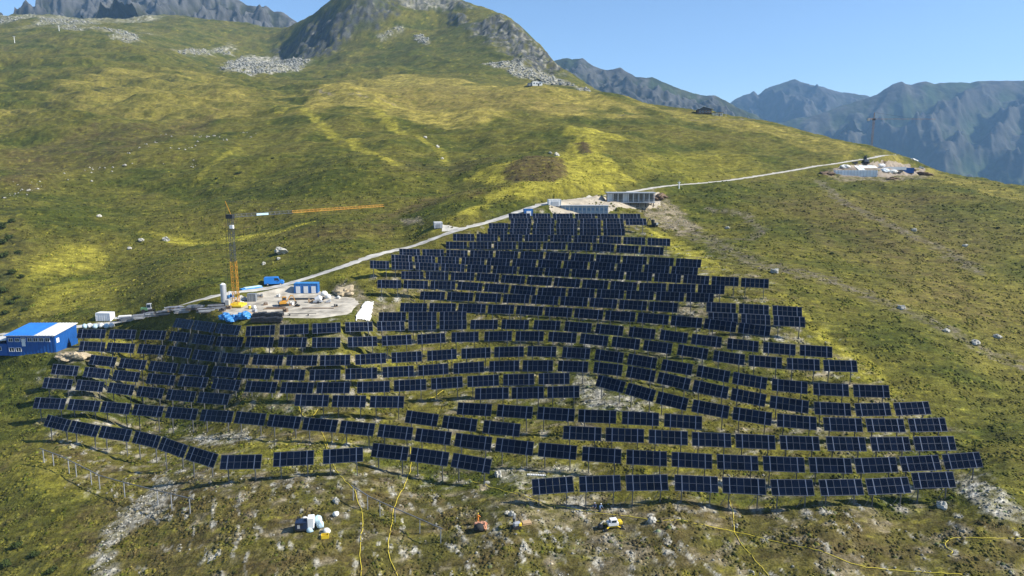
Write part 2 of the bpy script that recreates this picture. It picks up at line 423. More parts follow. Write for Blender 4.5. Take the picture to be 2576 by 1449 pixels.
Z_yellow = np.zeros(XX.shape); Z_straw = np.zeros(XX.shape); Z_brown = np.zeros(XX.shape); Z_green = np.zeros(XX.shape)
Z_rock = np.zeros(XX.shape); Z_dirt = np.zeros(XX.shape); Z_gravel = np.zeros(XX.shape); Z_cliff = np.zeros(XX.shape); Z_dark = np.zeros(XX.shape)
def add(z, *ms):
    for m_ in ms:
        np.maximum(z, m_, out=z)

# bright yellow grass
add(Z_yellow,
    zone([(355, 578), (430, 572), (560, 575), (690, 570), (800, 560), (690, 592), (560, 602), (430, 590)], 3.0) * 0.95,
    zone([(80, 640), (180, 615), (260, 620), (280, 650), (190, 690), (60, 720), (20, 720)], 5.0) * 0.75,
    zone([(150, 720), (300, 680), (340, 700), (270, 760), (100, 790), (20, 780)], 6.0) * 0.5,
    zone([(1180, 440), (1270, 420), (1400, 405), (1420, 380), (1480, 330), (1560, 340), (1500, 400), (1600, 460), (1520, 485), (1360, 500), (1260, 505), (1190, 545), (1130, 560), (1240, 500), (1330, 470), (1240, 455)], 3.5) * 1.15,
    zone([(1420, 330), (1600, 360), (1560, 372), (1420, 345)], 3.0) * 0.7,
    zone([(1560, 400), (1800, 370), (1900, 400), (1850, 440), (1700, 450), (1600, 440)], 12.0) * 0.45,
    zone([(960, 285), (1010, 320), (1060, 345), (1010, 335), (940, 300)], 3.0) * 0.8,
    trail([(760, 285), (830, 330), (900, 370), (950, 400), (1000, 430)], 1.6, 3.0) * 0.8,
    trail([(930, 280), (1000, 320), (1060, 350), (1110, 375), (1120, 400)], 1.0, 2.5) * 0.7,
    zone([(1630, 575), (1690, 590), (1760, 630), (1830, 680), (1810, 700), (1760, 670), (1700, 640), (1650, 610)], 3.0) * 0.95,
    zone([(1740, 660), (1830, 700), (1760, 700)], 3.0) * 0.6,
    zone([(1960, 740), (2040, 790), (2100, 850), (2200, 920), (2260, 990), (2220, 960), (2130, 900), (2030, 830)], 2.5) * 0.75,
    zone([(1990, 820), (2150, 900), (2270, 1000), (2420, 1110), (2390, 1130), (2240, 1010), (2100, 930)], 4.0) * 0.45,
    zone([(200, 850), (600, 850), (880, 880), (1100, 870), (1200, 900), (900, 905), (600, 885), (300, 865)], 3.0) * 0.5,
    zone([(900, 700), (1000, 690), (1010, 640), (930, 660), (840, 700), (860, 720)], 3.0) * 0.45,
    zone([(560, 1120), (900, 1110), (930, 1170), (740, 1180), (560, 1185)], 2.5) * 0.45,
    zone([(30, 1150), (160, 1165), (240, 1240), (150, 1260), (20, 1220)], 3.0) * 0.35,
    trail([(700, 290), (760, 270), (850, 262), (940, 265), (1010, 262)], 2.0, 5.0) * 0.7,
    trail([(500, 450), (560, 400), (600, 370)], 0.6, 2.0) * 0.5,
)
Z_mound = np.maximum(zone([(1262, 440), (1300, 415), (1350, 403), (1400, 408), (1425, 430), (1425, 450), (1390, 470), (1330, 462), (1285, 452)], 2.0), zone([(1440, 365), (1480, 370), (1500, 400), (1460, 385)], 2.0))
# straw coloured upper pasture
add(Z_straw,
    zone([(750, 240), (860, 205), (1000, 190), (1200, 210), (1400, 225), (1560, 255), (1500, 290), (1300, 290), (1150, 320), (1000, 300), (880, 290), (780, 300)], 24.0, 1.5) * 0.9,
    zone([(100, 230), (300, 170), (480, 190), (560, 205), (700, 260), (560, 300), (420, 300), (200, 280)], 22.0, 1.3) * 0.5,
    zone([(1560, 245), (1800, 290), (2000, 330), (2180, 375), (2130, 395), (1950, 350), (1700, 300)], 8.0) * 0.6,
    zone([(2180, 380), (2300, 415), (2450, 455), (2576, 485), (2576, 510), (2400, 470), (2200, 410)], 6.0) * 0.55,
    zone([(0, 290), (90, 280), (110, 300), (0, 310)], 4.0) * 0.8,
    zone([(2100, 620), (2576, 560), (2576, 900), (2450, 900), (2300, 800), (2150, 700)], 30.0) * 0.25,
)
# brown heather
add(Z_brown,
    zone([(0, 360), (200, 330), (420, 300), (560, 280), (500, 330), (300, 400), (100, 470), (0, 480)], 14.0) * 0.55,
    zone([(1260, 425), (1340, 405), (1410, 410), (1430, 440), (1400, 470), (1330, 462), (1270, 440)], 2.5) * 0.9,
    zone([(900, 560), (1000, 520), (1120, 480), (1200, 470), (1220, 500), (1100, 520), (960, 560)], 4.0) * 0.7,
    zone([(800, 620), (1000, 600), (1000, 560), (860, 570), (700, 590)], 5.0) * 0.5,
    zone([(960, 400), (1300, 390), (1200, 430), (1000, 440)], 8.0) * 0.4,
    zone([(900, 230), (1100, 210), (1300, 230), (1500, 260), (1350, 290), (1150, 270), (1000, 260)], 12.0) * 0.35,
    zone([(1900, 500), (2300, 480), (2500, 560), (2500, 800), (2300, 760), (2000, 620)], 25.0) * 0.5,
    zone([(200, 1270), (420, 1220), (640, 1280), (600, 1400), (300, 1440), (150, 1380)], 4.0) * 0.65,
    zone([(620, 1220), (1000, 1240), (1100, 1300), (900, 1340), (640, 1300)], 4.0) * 0.55,
    zone([(1250, 1300), (1700, 1330), (1900, 1400), (1700, 1449), (1200, 1440)], 4.0) * 0.65,
    zone([(300, 1100), (560, 1080), (900, 1100), (1000, 1120), (700, 1130), (400, 1130)], 3.0) * 0.5,
    zone([(1900, 1290), (2400, 1290), (2576, 1400), (2300, 1440), (1950, 1400)], 4.0) * 0.45,
    zone([(0, 560), (60, 570), (90, 640), (40, 720), (0, 760)], 5.0) * 0.4,
)
add(Z_green,
    zone([(400, 420), (800, 380), (1000, 420), (1100, 470), (800, 500), (450, 520)], 20.0) * 0.6,
    zone([(620, 640), (900, 600), (1000, 600), (860, 660), (700, 690)], 5.0) * 0.7,
    zone([(1700, 480), (2000, 450), (2060, 500), (1900, 540), (1750, 530)], 8.0) * 0.6,
    zone([(2000, 830), (2250, 980), (2420, 1110), (2576, 1150), (2576, 1300), (2450, 1200), (2300, 1050)], 6.0) * 0.6,
    zone([(0, 1200), (250, 1230), (300, 1290), (100, 1330), (0, 1320)], 4.0) * 0.6,
    zone([(1050, 1220), (1250, 1230), (1230, 1300), (1060, 1280)], 2.5) * 0.7,
    zone([(1000, 90), (1200, 60), (1300, 150), (1200, 190), (1000, 180), (900, 170)], 25.0) * 0.7,
    zone([(0, 480), (300, 430), (420, 560), (200, 600), (0, 620)], 15.0) * 0.45,
)
add(Z_dark,
    zone([(0, 520), (45, 545), (70, 640), (60, 800), (0, 840)], 5.0) * 0.7,
    zone([(0, 1340), (90, 1370), (120, 1449), (0, 1449)], 2.5) * 0.5,
    trail([(60, 300), (130, 262), (190, 245), (260, 225), (340, 205), (430, 198)], 4.0, 9.0) * 0.8,  # shadowed band of the upper-left ridge, painted dark into the turf
    trail([(200, 320), (230, 300), (255, 285), (330, 270)], 3.0, 8.0) * 0.6, trail([(0, 230), (90, 205), (200, 190), (260, 170)], 4.0, 12.0) * 0.5,  # more shadow lines of the upper-left ridges put into the ground colour
    trail([(1040, 430), (1130, 410), (1220, 400)], 2.0, 6.0) * 0.5,
)
# bare stony ground, scree and cliffs
add(Z_rock,
    zone([(1435, 940), (1490, 950), (1520, 985), (1600, 1000), (1640, 1020), (1590, 1030), (1480, 1030), (1440, 980)], 1.6, 1.4) * 0.6,
    zone([(1240, 1180), (1460, 1170), (1480, 1195), (1430, 1215), (1300, 1225)], 1.5, 1.3) * 0.42,
    zone([(460, 1100), (620, 1085), (640, 1110), (520, 1120)], 1.2) * 0.6,
    zone([(380, 1230), (410, 1200), (440, 1215), (420, 1280), (330, 1330), (280, 1380), (300, 1449), (230, 1449), (250, 1350), (310, 1290)], 1.6) * 0.6,
    zone([(2400, 1190), (2450, 1200), (2576, 1290), (2576, 1330), (2480, 1290), (2410, 1230)], 1.6) * 0.7,
    zone([(1430, 1250), (1470, 1250), (1470, 1270), (1420, 1270)], 0.9) * 0.9,
    zone([(565, 160), (620, 135), (700, 142), (772, 156), (740, 176), (680, 188), (600, 192), (560, 175)], 12.0) * 0.9,
    zone([(1220, 165), (1290, 158), (1330, 175), (1420, 200), (1520, 222), (1580, 240), (1480, 228), (1380, 212), (1300, 195)], 10.0) * 0.75,
    zone([(1040, 88), (1062, 84), (1080, 108), (1070, 116), (1052, 104)], 5.0) * 0.8,
    zone([(430, 130), (540, 120), (590, 110), (580, 140), (470, 140)], 14.0) * 0.5,
    zone([(0, 0), (340, 20), (300, 60), (200, 80), (60, 60), (0, 40)], 60.0, 1.4) * 0.42,
    zone([(280, 75), (340, 85), (350, 105), (290, 105)], 12.0) * 0.45,
    zone([(950, 90), (1010, 60), (1020, 72), (960, 105)], 6.0) * 0.4,
    zone([(1000, -10), (1150, -5), (1160, 12), (1020, 14)], 8.0) * 0.6,
)
add(Z_dirt,
    trail([(765, 228), (830, 238), (905, 250)], 0.5, 1.2) * 1.0, trail([(1560, 292), (1700, 296), (1830, 301), (1905, 299)], 0.5, 1.5) * 0.9, trail([(880, 252), (960, 258), (1010, 262)], 0.4, 1.2) * 0.8,
    zone([(1640, 475), (1690, 510), (1760, 570), (1720, 590), (1650, 560), (1600, 530), (1540, 525), (1560, 515), (1640, 515)], 2.5) * 0.9,
    zone([(2060, 430), (2110, 455), (2200, 458), (2340, 450), (2350, 430), (2240, 440), (2120, 435)], 2.5) * 0.6,
    zone([(840, 715), (890, 712), (920, 745), (900, 775), (870, 760), (840, 740)], 2.0) * 0.85,
    zone([(900, 770), (945, 760), (1010, 745), (1000, 790), (940, 800), (900, 812)], 1.6) * 0.7,
    zone([(1780, 800), (1900, 790), (2020, 850), (1990, 870), (1940, 850), (1860, 850)], 1.8) * 0.35,
    zone([(1700, 770), (1780, 780), (1775, 815), (1700, 800)], 1.4) * 0.7,
    zone([(150, 875), (205, 870), (230, 905), (180, 915), (140, 905)], 1.2) * 0.9,
    zone([(1000, 560), (1055, 556), (1065, 572), (1020, 575)], 1.5) * 0.8,
    zone([(1240, 1250), (1500, 1240), (1640, 1300), (1500, 1330), (1260, 1320)], 2.2) * 0.45,
    zone([(1500, 1330), (1620, 1360), (1660, 1440), (1500, 1449), (1470, 1390)], 2.0) * 0.5,
    zone([(2060, 1380), (2170, 1400), (2160, 1449), (2070, 1440)], 1.6) * 0.5,
)
# old machine tracks, half grown over
Z_track = np.zeros(XX.shape)
add(Z_track,
    trail([(1690, 540), (1760, 590), (1830, 630), (1920, 670), (2020, 690), (2100, 710)], 2.2, 4.5, 4.0) * 0.75,
    trail([(1780, 530), (1880, 545), (1920, 580), (1890, 600), (1800, 600)], .8, 2.4, 4.0) * 0.7,
    trail([(2060, 450), (2130, 520), (2200, 560), (2280, 590), (2350, 620), (2450, 680)], 1.2, 3.6, 5.0) * 0.75,
    trail([(2100, 710), (2230, 760), (2370, 820), (2480, 880), (2576, 920)], 1.4, 3.6, 4.0) * 0.7)
# broad disturbed strips between the rows of tables
PARK_PX = [(110, 1100), (100, 940), (220, 860), (620, 810), (960, 730), (1130, 600), (1290, 530), (1620, 540), (1690, 610), (1940, 700), (2020, 790), (2240, 970), (2400, 1100), (2460, 1200), (2300, 1280), (1340, 1280), (900, 1220), (500, 1230), (300, 1180)]
park = zone(PARK_PX, 6.0)
strip = fbm(XX / 9.0 + 40, YY / 2.6, 3)
add(Z_dirt, park * sstep(0.15, 0.7, strip) * 0.55)
add(Z_rock, park * sstep(0.35, 0.75, fbm(XX / 3.2 + 9, YY / 2.0 + 3, 3)) * 0.38)
FORE_PX = [(120, 1120), (560, 1190), (940, 1180), (1340, 1260), (2380, 1280), (2600, 1330), (2640, 1500), (1300, 1500), (350, 1500), (420, 1330), (220, 1230)]
fore = zone(FORE_PX, 4.0)
# pale streaks running down the slope in the foreground
streak = fbm((XX + 0.35 * YY) / 1.5, YY / 4.2 + 7, 3)
add(Z_rock, fore * sstep(0.42, 0.66, streak) * 0.7)
add(Z_dirt, fore * sstep(0.2, 0.6, fbm(XX / 5.0 + 61, YY / 4.0, 3)) * 0.55)
mid = zone([(1180, 1330), (1760, 1340), (1800, 1480), (1150, 1480)], 3.0)
add(Z_rock, mid * 0.85 * sstep(0.25, 0.6, fbm((XX + .3 * YY) / 1.8 + 4, YY / 3.6, 3)) * 0.75)
add(Z_brown, fore * sstep(-0.35, 0.4, fbm(XX / 7.0, YY / 6.0 + 30, 3)) * 0.8)
# churned pale ground round the posts of the tables
for rn, segs, line in ROWS:
    lu = [q[0] for q in line]; lv = [q[1] for q in line]
    for a, b in segs:
        for f_ in (1 / 6, 5 / 6):
            u = a + (b - a) * f_
            q = F.cast(u, float(np.interp(u, lu, lv)), TAB_UP)
            i0, i1 = np.searchsorted(YS, [q[1] - 2.2, q[1] + 2.2])
            jj = ((np.array([q[0] - 2.2, q[0] + 2.2]) / HW[min(i0, NR - 1)] + 1) * .5 * (NC - 1)).astype(int)
            if i1 - i0 < 2 or jj[1] - jj[0] < 2: continue
            sl = (slice(i0, i1), slice(max(jj[0], 0), jj[1] + 1))
            dd_ = np.hypot(XX[sl] - q[0], (YY[sl] - q[1] + .5) * .8)
            w_ = (1 - sstep(.35, 1.5, dd_ + .5 * fbm(XX[sl] / 1.1, YY[sl] / 1.1, 2)))
            Z_dirt[sl] = np.maximum(Z_dirt[sl], w_ * .7)
            Z_rock[sl] = np.maximum(Z_rock[sl], w_ * random.choice((0, .35, .7)))
# cliffs of the peak
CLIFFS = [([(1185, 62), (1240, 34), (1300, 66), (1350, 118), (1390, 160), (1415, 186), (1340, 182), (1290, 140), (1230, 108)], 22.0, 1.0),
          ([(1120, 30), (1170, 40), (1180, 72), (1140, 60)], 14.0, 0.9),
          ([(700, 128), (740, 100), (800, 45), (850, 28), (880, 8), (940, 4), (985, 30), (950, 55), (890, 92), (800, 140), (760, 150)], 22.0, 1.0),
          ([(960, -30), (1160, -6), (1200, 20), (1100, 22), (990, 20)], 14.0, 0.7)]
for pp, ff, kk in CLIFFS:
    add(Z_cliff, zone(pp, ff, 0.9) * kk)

F.Z = F.Z + 2.2 * zone([(1275, 440), (1310, 420), (1350, 410), (1395, 415), (1412, 430), (1412, 445), (1380, 460), (1330, 455), (1290, 448)], 9.0, 0.15) + 1.5 * zone([(1450, 370), (1475, 372), (1490, 393), (1462, 382)], 8.0, 0.15)
# ------------------------------------------------------------------ relief: hollows, hummocks, tussocks
far_k = sstep(180, 420, YY)
free = 1 - flat
F.Z = F.Z + free * (1 - park * 0.85) * (0.5 + 1.6 * far_k) * fbm(XX / 46.0, YY / 38.0, 3) * sstep(110, 180, YY)
fold = fbm(XX / 85.0 + 2, YY / 60.0 + 8, 3) * sstep(200, 300, YY) * (1 - sstep(560, 760, YY)) * (1 - sstep(60, 200, XX))
F.Z = F.Z + free * (1 - park) * 5.0 * fold
F.Z = F.Z + free * 7.0 * fbm(XX / 95.0 + 20, YY / 42.0 + 5, 4) * sstep(430, 560, YY) * (1 - sstep(950, 1150, YY)) * (1 - sstep(-200, -60, XX))
F.Z = F.Z + free * (0.16 + 0.5 * far_k) * fbm(XX / 9.0 + 3, YY / 6.0, 3)
tus = fbm(XX / 1.9, YY / 1.5, 3)
F.Z = F.Z + free * (0.15 + 0.12 * far_k) * tus
cell = perlin(XX / 1.1 + 50, YY / 1.0) + 0.5 * perlin(XX / 0.5, YY / 0.5 + 20)
F.Z = F.Z + free * 0.10 * cell * (1 - sstep(200, 330, YY))
crag = ridged(XX / 95.0, YY / 80.0, 5, 0.5) - 0.9
F.Z = F.Z + Z_cliff * 9.0 * crag + Z_cliff * 5.0 * fbm(XX / 16.0, YY / 12.0, 4)
bould = fbm(XX / 7.0, YY / 7.0, 3)
F.Z = F.Z + Z_rock * sstep(700, 900, YY) * 3.0 * np.abs(bould)
F.Z = F.Z + Z_rock * (1 - sstep(140, 220, YY)) * 0.35 * np.abs(fbm(XX / 1.3, YY / 1.3, 3))
hi = sstep(800, 1000, YY)
F.Z = F.Z + hi * (1 - Z_cliff) * 5.0 * (ridged(XX / 120.0, YY / 150.0, 4) - 0.9)

# ------------------------------------------------------------------ ground colour
def C(r, g, b):
    return np.array([r, g, b])
c_olive = C(.106, .100, .018); c_green = C(.049, .060, .009); c_yel = C(.262, .236, .032); c_straw = C(.280, .230, .052)
c_brown = C(.090, .066, .027); c_dark = C(.030, .036, .011); c_rock = C(.34, .325, .27); c_dirt = C(.205, .172, .115); c_cliff_shaded = C(.056, .060, .061)  # cliff tone darkened to paint in the shade on the peak's left face
n1 = fbm(XX / 55.0, YY / 30.0 + 11, 3); n2 = fbm(XX / 14.0 + 5, YY / 7.0, 3); n3 = fbm(XX / 3.4, YY / 1.9 + 2, 3); n4 = fbm(XX / 1.2 + 8, YY / 0.9, 2)
def lerp(a, b, k):
    return a + (b - a) * k[..., None]
col = np.zeros(XX.shape + (3,)) + c_olive
col = lerp(col, c_green, np.clip(0.30 + 1.1 * n1 + 0.5 * n2, 0, 0.9))
col = lerp(col, c_brown, np.clip(-0.28 + 0.7 * n3 - 0.5 * n1, 0, 0.6))
col = lerp(col, c_green, np.clip(Z_green * (0.7 + 0.6 * n2), 0, 1))
col = lerp(col, c_straw, np.clip(Z_straw * (0.75 + 0.7 * n2 + 0.3 * n3), 0, 1))
col = lerp(col, c_brown, np.clip(Z_brown * (0.75 + 0.7 * n2 + 0.5 * n3), 0, 1))
col = lerp(col, c_brown * 0.9 + c_green * .25, fore * 0.5 * (0.8 + 0.8 * n2).clip(0, 1.2))
col = lerp(col, c_yel, np.clip(Z_yellow * (0.8 + 0.7 * n2 + 0.3 * n3), 0, 1))
col = lerp(col, c_brown * 0.8, np.clip(Z_mound * (0.9 + 0.4 * n3), 0, 1))
col = lerp(col, c_dark, np.clip(Z_dark * (0.6 + 1.2 * n2 + 0.6 * n3), 0, 0.9))
col = lerp(col, c_dark, np.clip((n4 * 0.8 + n3 * 0.6 - 0.42) * 1.5, 0, 0.65) * free)
col = lerp(col, c_yel * 0.9, np.clip((fbm(XX / 2.6 + 80, YY / 1.5, 2) - 0.42) * 1.2, 0, 0.5) * free)
col = lerp(col, C(.125, .108, .078), np.clip(Z_track * (0.6 + 1.0 * n3 + 0.7 * n4), 0, .9))
col = lerp(col, c_dirt, np.clip(Z_dirt * (0.8 + 0.9 * n3 + 0.5 * n4), 0, 1))
col = lerp(col, c_rock, np.clip(Z_rock * (0.75 + 1.1 * n3 + 0.8 * n4), 0, 1))
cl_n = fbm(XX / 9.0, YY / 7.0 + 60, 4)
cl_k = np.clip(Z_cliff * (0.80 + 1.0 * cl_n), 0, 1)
col = lerp(col, c_cliff_shaded, cl_k)
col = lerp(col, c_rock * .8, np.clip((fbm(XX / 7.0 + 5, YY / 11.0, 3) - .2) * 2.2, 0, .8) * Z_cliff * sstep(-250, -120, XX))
col = lerp(col, c_rock * .6, np.clip((fbm(XX / 6.0 + 25, YY / 8.0, 3) - .42) * 2.2, 0, .6) * Z_cliff)
n5 = fbm(XX / 7.0 + 33, YY / 2.6 + 12, 4); n6 = fbm(XX / 2.4 + 3, YY / 1.3 + 52, 3)
col = col * np.clip(0.98 + 0.24 * n4 + 0.14 * n3 + 0.30 * n5 * free + 0.22 * n6 * free, 0.3, 2.0)[..., None]
col = np.clip(col, 0.006, 0.8)
GCOL = col

def grid_mesh(name, X, Y, Z, colr, mat, smooth=True):
    nr, nc = X.shape
    me = bpy.data.meshes.new(name)
    co = np.stack([X, Y, Z], -1).reshape(-1, 3).astype(np.float32)
    idx = np.arange(nr * nc).reshape(nr, nc)
    f = np.stack([idx[:-1, :-1], idx[:-1, 1:], idx[1:, 1:], idx[1:, :-1]], -1).reshape(-1, 4).astype(np.int32)
    me.vertices.add(len(co)); me.vertices.foreach_set('co', co.ravel())
    me.loops.add(f.size); me.loops.foreach_set('vertex_index', f.ravel())
    me.polygons.add(len(f)); me.polygons.foreach_set('loop_start', np.arange(0, f.size, 4, dtype=np.int32))
    me.polygons.foreach_set('use_smooth', np.full(len(f), smooth))
    me.update(calc_edges=True)
    if colr is not None:
        at = me.attributes.new('tint', 'FLOAT_COLOR', 'POINT')
        cc = np.concatenate([colr.reshape(-1, 3), np.ones((len(co), 1))], 1).astype(np.float32)
        at.data.foreach_set('color', cc.ravel())
    me.materials.append(mat)
    o = bpy.data.objects.new(name, me)
    COL.objects.link(o)
    return o
# ------------------------------------------------------------------ materials
MATS = {}
def new_mat(name):
    m = bpy.data.materials.new(name)
    m.use_nodes = True
    nt = m.node_tree
    return m, nt, nt.nodes['Principled BSDF']

def ground_mat(name, s1, s2, amt, bump, bscale, rough=0.95, det=4, stretch=1.0):
    """tint attribute broken up by two noises, with fine relief"""
    m, nt, b = new_mat(name)
    N, L = nt.nodes, nt.links
    at = N.new('ShaderNodeAttribute'); at.attribute_name = 'tint'
    tc = N.new('ShaderNodeNewGeometry')
    a = N.new('ShaderNodeTexNoise'); a.inputs['Scale'].default_value = s1; a.inputs['Detail'].default_value = det; a.inputs['Roughness'].default_value = 0.72
    c = N.new('ShaderNodeTexNoise'); c.inputs['Scale'].default_value = s2; c.inputs['Detail'].default_value = 3
    mpv = N.new('ShaderNodeVectorMath'); mpv.operation = 'MULTIPLY'; mpv.inputs[1].default_value = (stretch, 1, 1)
    L.new(tc.outputs['Position'], mpv.inputs[0]); L.new(mpv.outputs[0], a.inputs['Vector']); L.new(tc.outputs['Position'], c.inputs['Vector'])
    mr = N.new('ShaderNodeMapRange'); mr.inputs['From Min'].default_value = 0.3; mr.inputs['From Max'].default_value = 0.7
    mr.inputs['To Min'].default_value = 1 - amt; mr.inputs['To Max'].default_value = 1 + amt
    L.new(a.outputs['Fac'], mr.inputs['Value'])
    mr2 = N.new('ShaderNodeMapRange'); mr2.inputs['From Min'].default_value = 0.3; mr2.inputs['From Max'].default_value = 0.7
    mr2.inputs['To Min'].default_value = 1 - amt * 0.7; mr2.inputs['To Max'].default_value = 1 + amt * 0.7
    L.new(c.outputs['Fac'], mr2.inputs['Value'])
    mu = N.new('ShaderNodeMath'); mu.operation = 'MULTIPLY'
    L.new(mr.outputs[0], mu.inputs[0]); L.new(mr2.outputs[0], mu.inputs[1])
    vm = N.new('ShaderNodeVectorMath'); vm.operation = 'SCALE'
    L.new(at.outputs['Color'], vm.inputs[0]); L.new(mu.outputs[0], vm.inputs['Scale'])
    L.new(vm.outputs[0], b.inputs['Base Color'])
    bn = N.new('ShaderNodeTexNoise'); bn.inputs['Scale'].default_value = bscale; bn.inputs['Detail'].default_value = 3
    L.new(tc.outputs['Position'], bn.inputs['Vector'])
    bp = N.new('ShaderNodeBump'); bp.inputs['Strength'].default_value = 0.9; bp.inputs['Distance'].default_value = bump
    L.new(bn.outputs['Fac'], bp.inputs['Height']); L.new(bp.outputs[0], b.inputs['Normal'])
    b.inputs['Roughness'].default_value = rough
    b.inputs['Specular IOR Level'].default_value = 0.1
    return m

def plain(name, col, rough=0.6, metal=0.0, var=0.12, scale=1.5, bump=0.0, spec=0.4):
    """paint, plastic, cloth, metal: a base colour with slight uneven wear"""
    if name in MATS:
        return MATS[name]
    m, nt, b = new_mat(name)
    N, L = nt.nodes, nt.links
    tc = N.new('ShaderNodeTexCoord')
    n = N.new('ShaderNodeTexNoise'); n.inputs['Scale'].default_value = scale; n.inputs['Detail'].default_value = 5
    L.new(tc.outputs['Object'], n.inputs['Vector'])
    r = N.new('ShaderNodeValToRGB')
    r.color_ramp.elements[0].position = 0.3; r.color_ramp.elements[1].position = 0.7
    r.color_ramp.elements[0].color = tuple(c * (1 - var) for c in col) + (1,)
    r.color_ramp.elements[1].color = tuple(min(1, c * (1 + var)) for c in col) + (1,)
    L.new(n.outputs['Fac'], r.inputs['Fac']); L.new(r.outputs['Color'], b.inputs['Base Color'])
    b.inputs['Roughness'].default_value = rough
    b.inputs['Metallic'].default_value = metal
    b.inputs['Specular IOR Level'].default_value = spec
    if bump:
        bp = N.new('ShaderNodeBump'); bp.inputs['Distance'].default_value = bump
        n2 = N.new('ShaderNodeTexNoise'); n2.inputs['Scale'].default_value = scale * 4
        L.new(tc.outputs['Object'], n2.inputs['Vector']); L.new(n2.outputs['Fac'], bp.inputs['Height']); L.new(bp.outputs[0], b.inputs['Normal'])
    MATS[name] = m
    return m

M_ground = ground_mat('alpine_turf', 0.8, 3.2, 0.55, 0.28, 1.6, det=8, stretch=0.38)
M_plants = ground_mat('low_shrub_leaves', 2.5, 0.4, 0.30, 0.08, 5.0)
M_stone = ground_mat('pale_stone', 3.0, 0.6, 0.22, 0.10, 4.0)
M_mount = ground_mat('far_rock', 0.02, 0.005, 0.28, 7.0, 0.03)
M_gravel = plain('pale_gravel', (.47, .45, .40), 0.95, 0, 0.32, 0.35, 0.05, 0.1)
M_yard = plain('yard_gravel', (.38, .35, .29), 0.95, 0, 0.42, 0.35, 0.05, 0.1)

def put(o, label=None, cat=None, group=None, kind=None):
    if label: o['label'] = label
    if cat: o['category'] = cat
    if group: o['group'] = group
    if kind: o['kind'] = kind
    return o

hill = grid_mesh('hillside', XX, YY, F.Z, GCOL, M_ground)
put(hill, kind='structure')

# ------------------------------------------------------------------ mountains behind
def mountain(name, crest, d0, slope, run, seed, amp, cols, noise_len, skew=0.0, nx=260, ny=110, back=900, dvar=0.0, slope_mix=0.5):
    """a range whose crest line is known; the flank comes down towards the viewer in gullied spurs"""
    us = np.array([c[0] for c in crest]); vs_ = np.array([c[1] for c in crest])
    dd = np.array([c[2] if len(c) > 2 else d0 for c in crest], float)
    t = np.linspace(0, 1, nx)
    ut = us[0] + (us[-1] - us[0]) * t
    vt = np.interp(ut, us, vs_); dt = np.interp(ut, us, dd)
    cp = np.array([unproj(a, b, c) for a, b, c in zip(ut, vt, dt)])
    s = np.concatenate([-np.linspace(1, 0, 14)[:-1] ** 1.3 * back, np.linspace(0, 1, ny) ** 1.25 * run])
    SS, _ = np.meshgrid(s, t, indexing='ij')
    X = np.repeat(cp[None, :, 0], len(s), 0).copy()
    Yc = np.repeat(cp[None, :, 1], len(s), 0); Zc_ = np.repeat(cp[None, :, 2], len(s), 0)
    X = X * (1 - np.maximum(SS, 0) / (Yc * 2.5))
    Y = Yc - SS
    fr = np.maximum(SS, 0)
    base = Zc_ - slope * fr * (1 - slope_mix * fr / run) - 0.9 * np.maximum(-SS, 0)
    nz = ridged((X + skew * fr) / noise_len + seed, fr / (noise_len * 1.3) + seed * 0.7, 6, 0.5) - 1.0
    fine = fbm(X / (noise_len * 0.16) + seed, Y / (noise_len * 0.16), 4)
    env = sstep(0, run * 0.12, fr)
    Z = base + amp * nz * (0.02 + 0.98 * env) + amp * 0.10 * fine * (0.45 + 0.55 * env)
    gy, gx = np.gradient(Z)
    k = sstep(-0.25, 0.55, nz + 0.5 * fine + 0.9 * (1 - fr / run) - 0.45)
    g = sstep(-0.4, 0.5, fbm(X / (noise_len * 0.5), Y / (noise_len * 0.5) + seed, 4))
    c_lo, c_lo2, c_hi = [np.array(c) for c in cols]
    cl = c_lo + (c_lo2 - c_lo) * g[..., None]
    cl = cl + (c_hi - cl) * k[..., None]
    cl = cl * np.clip(1 + 0.55 * fine, .3, 2)[..., None]
    o = grid_mesh(name, X, Y, Z, np.clip(cl, 0.01, 0.6), M_mount)
    put(o, kind='structure')
    return o

ROCKC = ((.10, .105, .05), (.13, .12, .07), (.20, .195, .18))
mountain('rocky_ridge', [(150, -60), (240, -25), (300, -6), (330, -20), (400, -30), (470, -45), (520, -28), (575, -14), (600, 0), (622, 12), (650, 18), (668, 14), (690, 30), (705, 28), (730, 44), (752, 60), (800, 80), (860, 100)],
         2300, 0.75, 620, 3.1, 60, ((.034, .038, .020), (.045, .046, .030), (.066, .067, .066)), 150, nx=300, ny=120)
mountain('jagged_ridge', [(1330, 170), (1380, 156), (1405, 150), (1425, 145), (1440, 149), (1452, 146), (1466, 147), (1480, 158), (1500, 170), (1525, 176), (1548, 173), (1562, 171), (1575, 180), (1600, 192), (1625, 196), (1640, 193), (1665, 203), (1700, 218), (1735, 231), (1760, 238), (1800, 241), (1825, 252), (1850, 268), (1900, 288), (1940, 312), (2000, 345), (2060, 380)],
         3000, 0.62, 850, 7.7, 65, ((.030, .042, .018), (.044, .050, .026), (.056, .057, .054)), 230, skew=0.2)
mountain('far_summit', [(1700, 330), (1790, 300), (1830, 262), (1850, 250), (1872, 238), (1886, 236), (1896, 229), (1906, 240), (1925, 224), (1945, 216), (1965, 210), (1985, 202), (2000, 198), (2014, 206), (2030, 213), (2050, 214), (2075, 220), (2110, 231), (2150, 236), (2182, 241), (2240, 262), (2320, 290), (2420, 330)],
         5400, 0.60, 1600, 12.3, 110, ((.026, .034, .018), (.034, .039, .023), (.042, .043, .043)), 420, back=700)
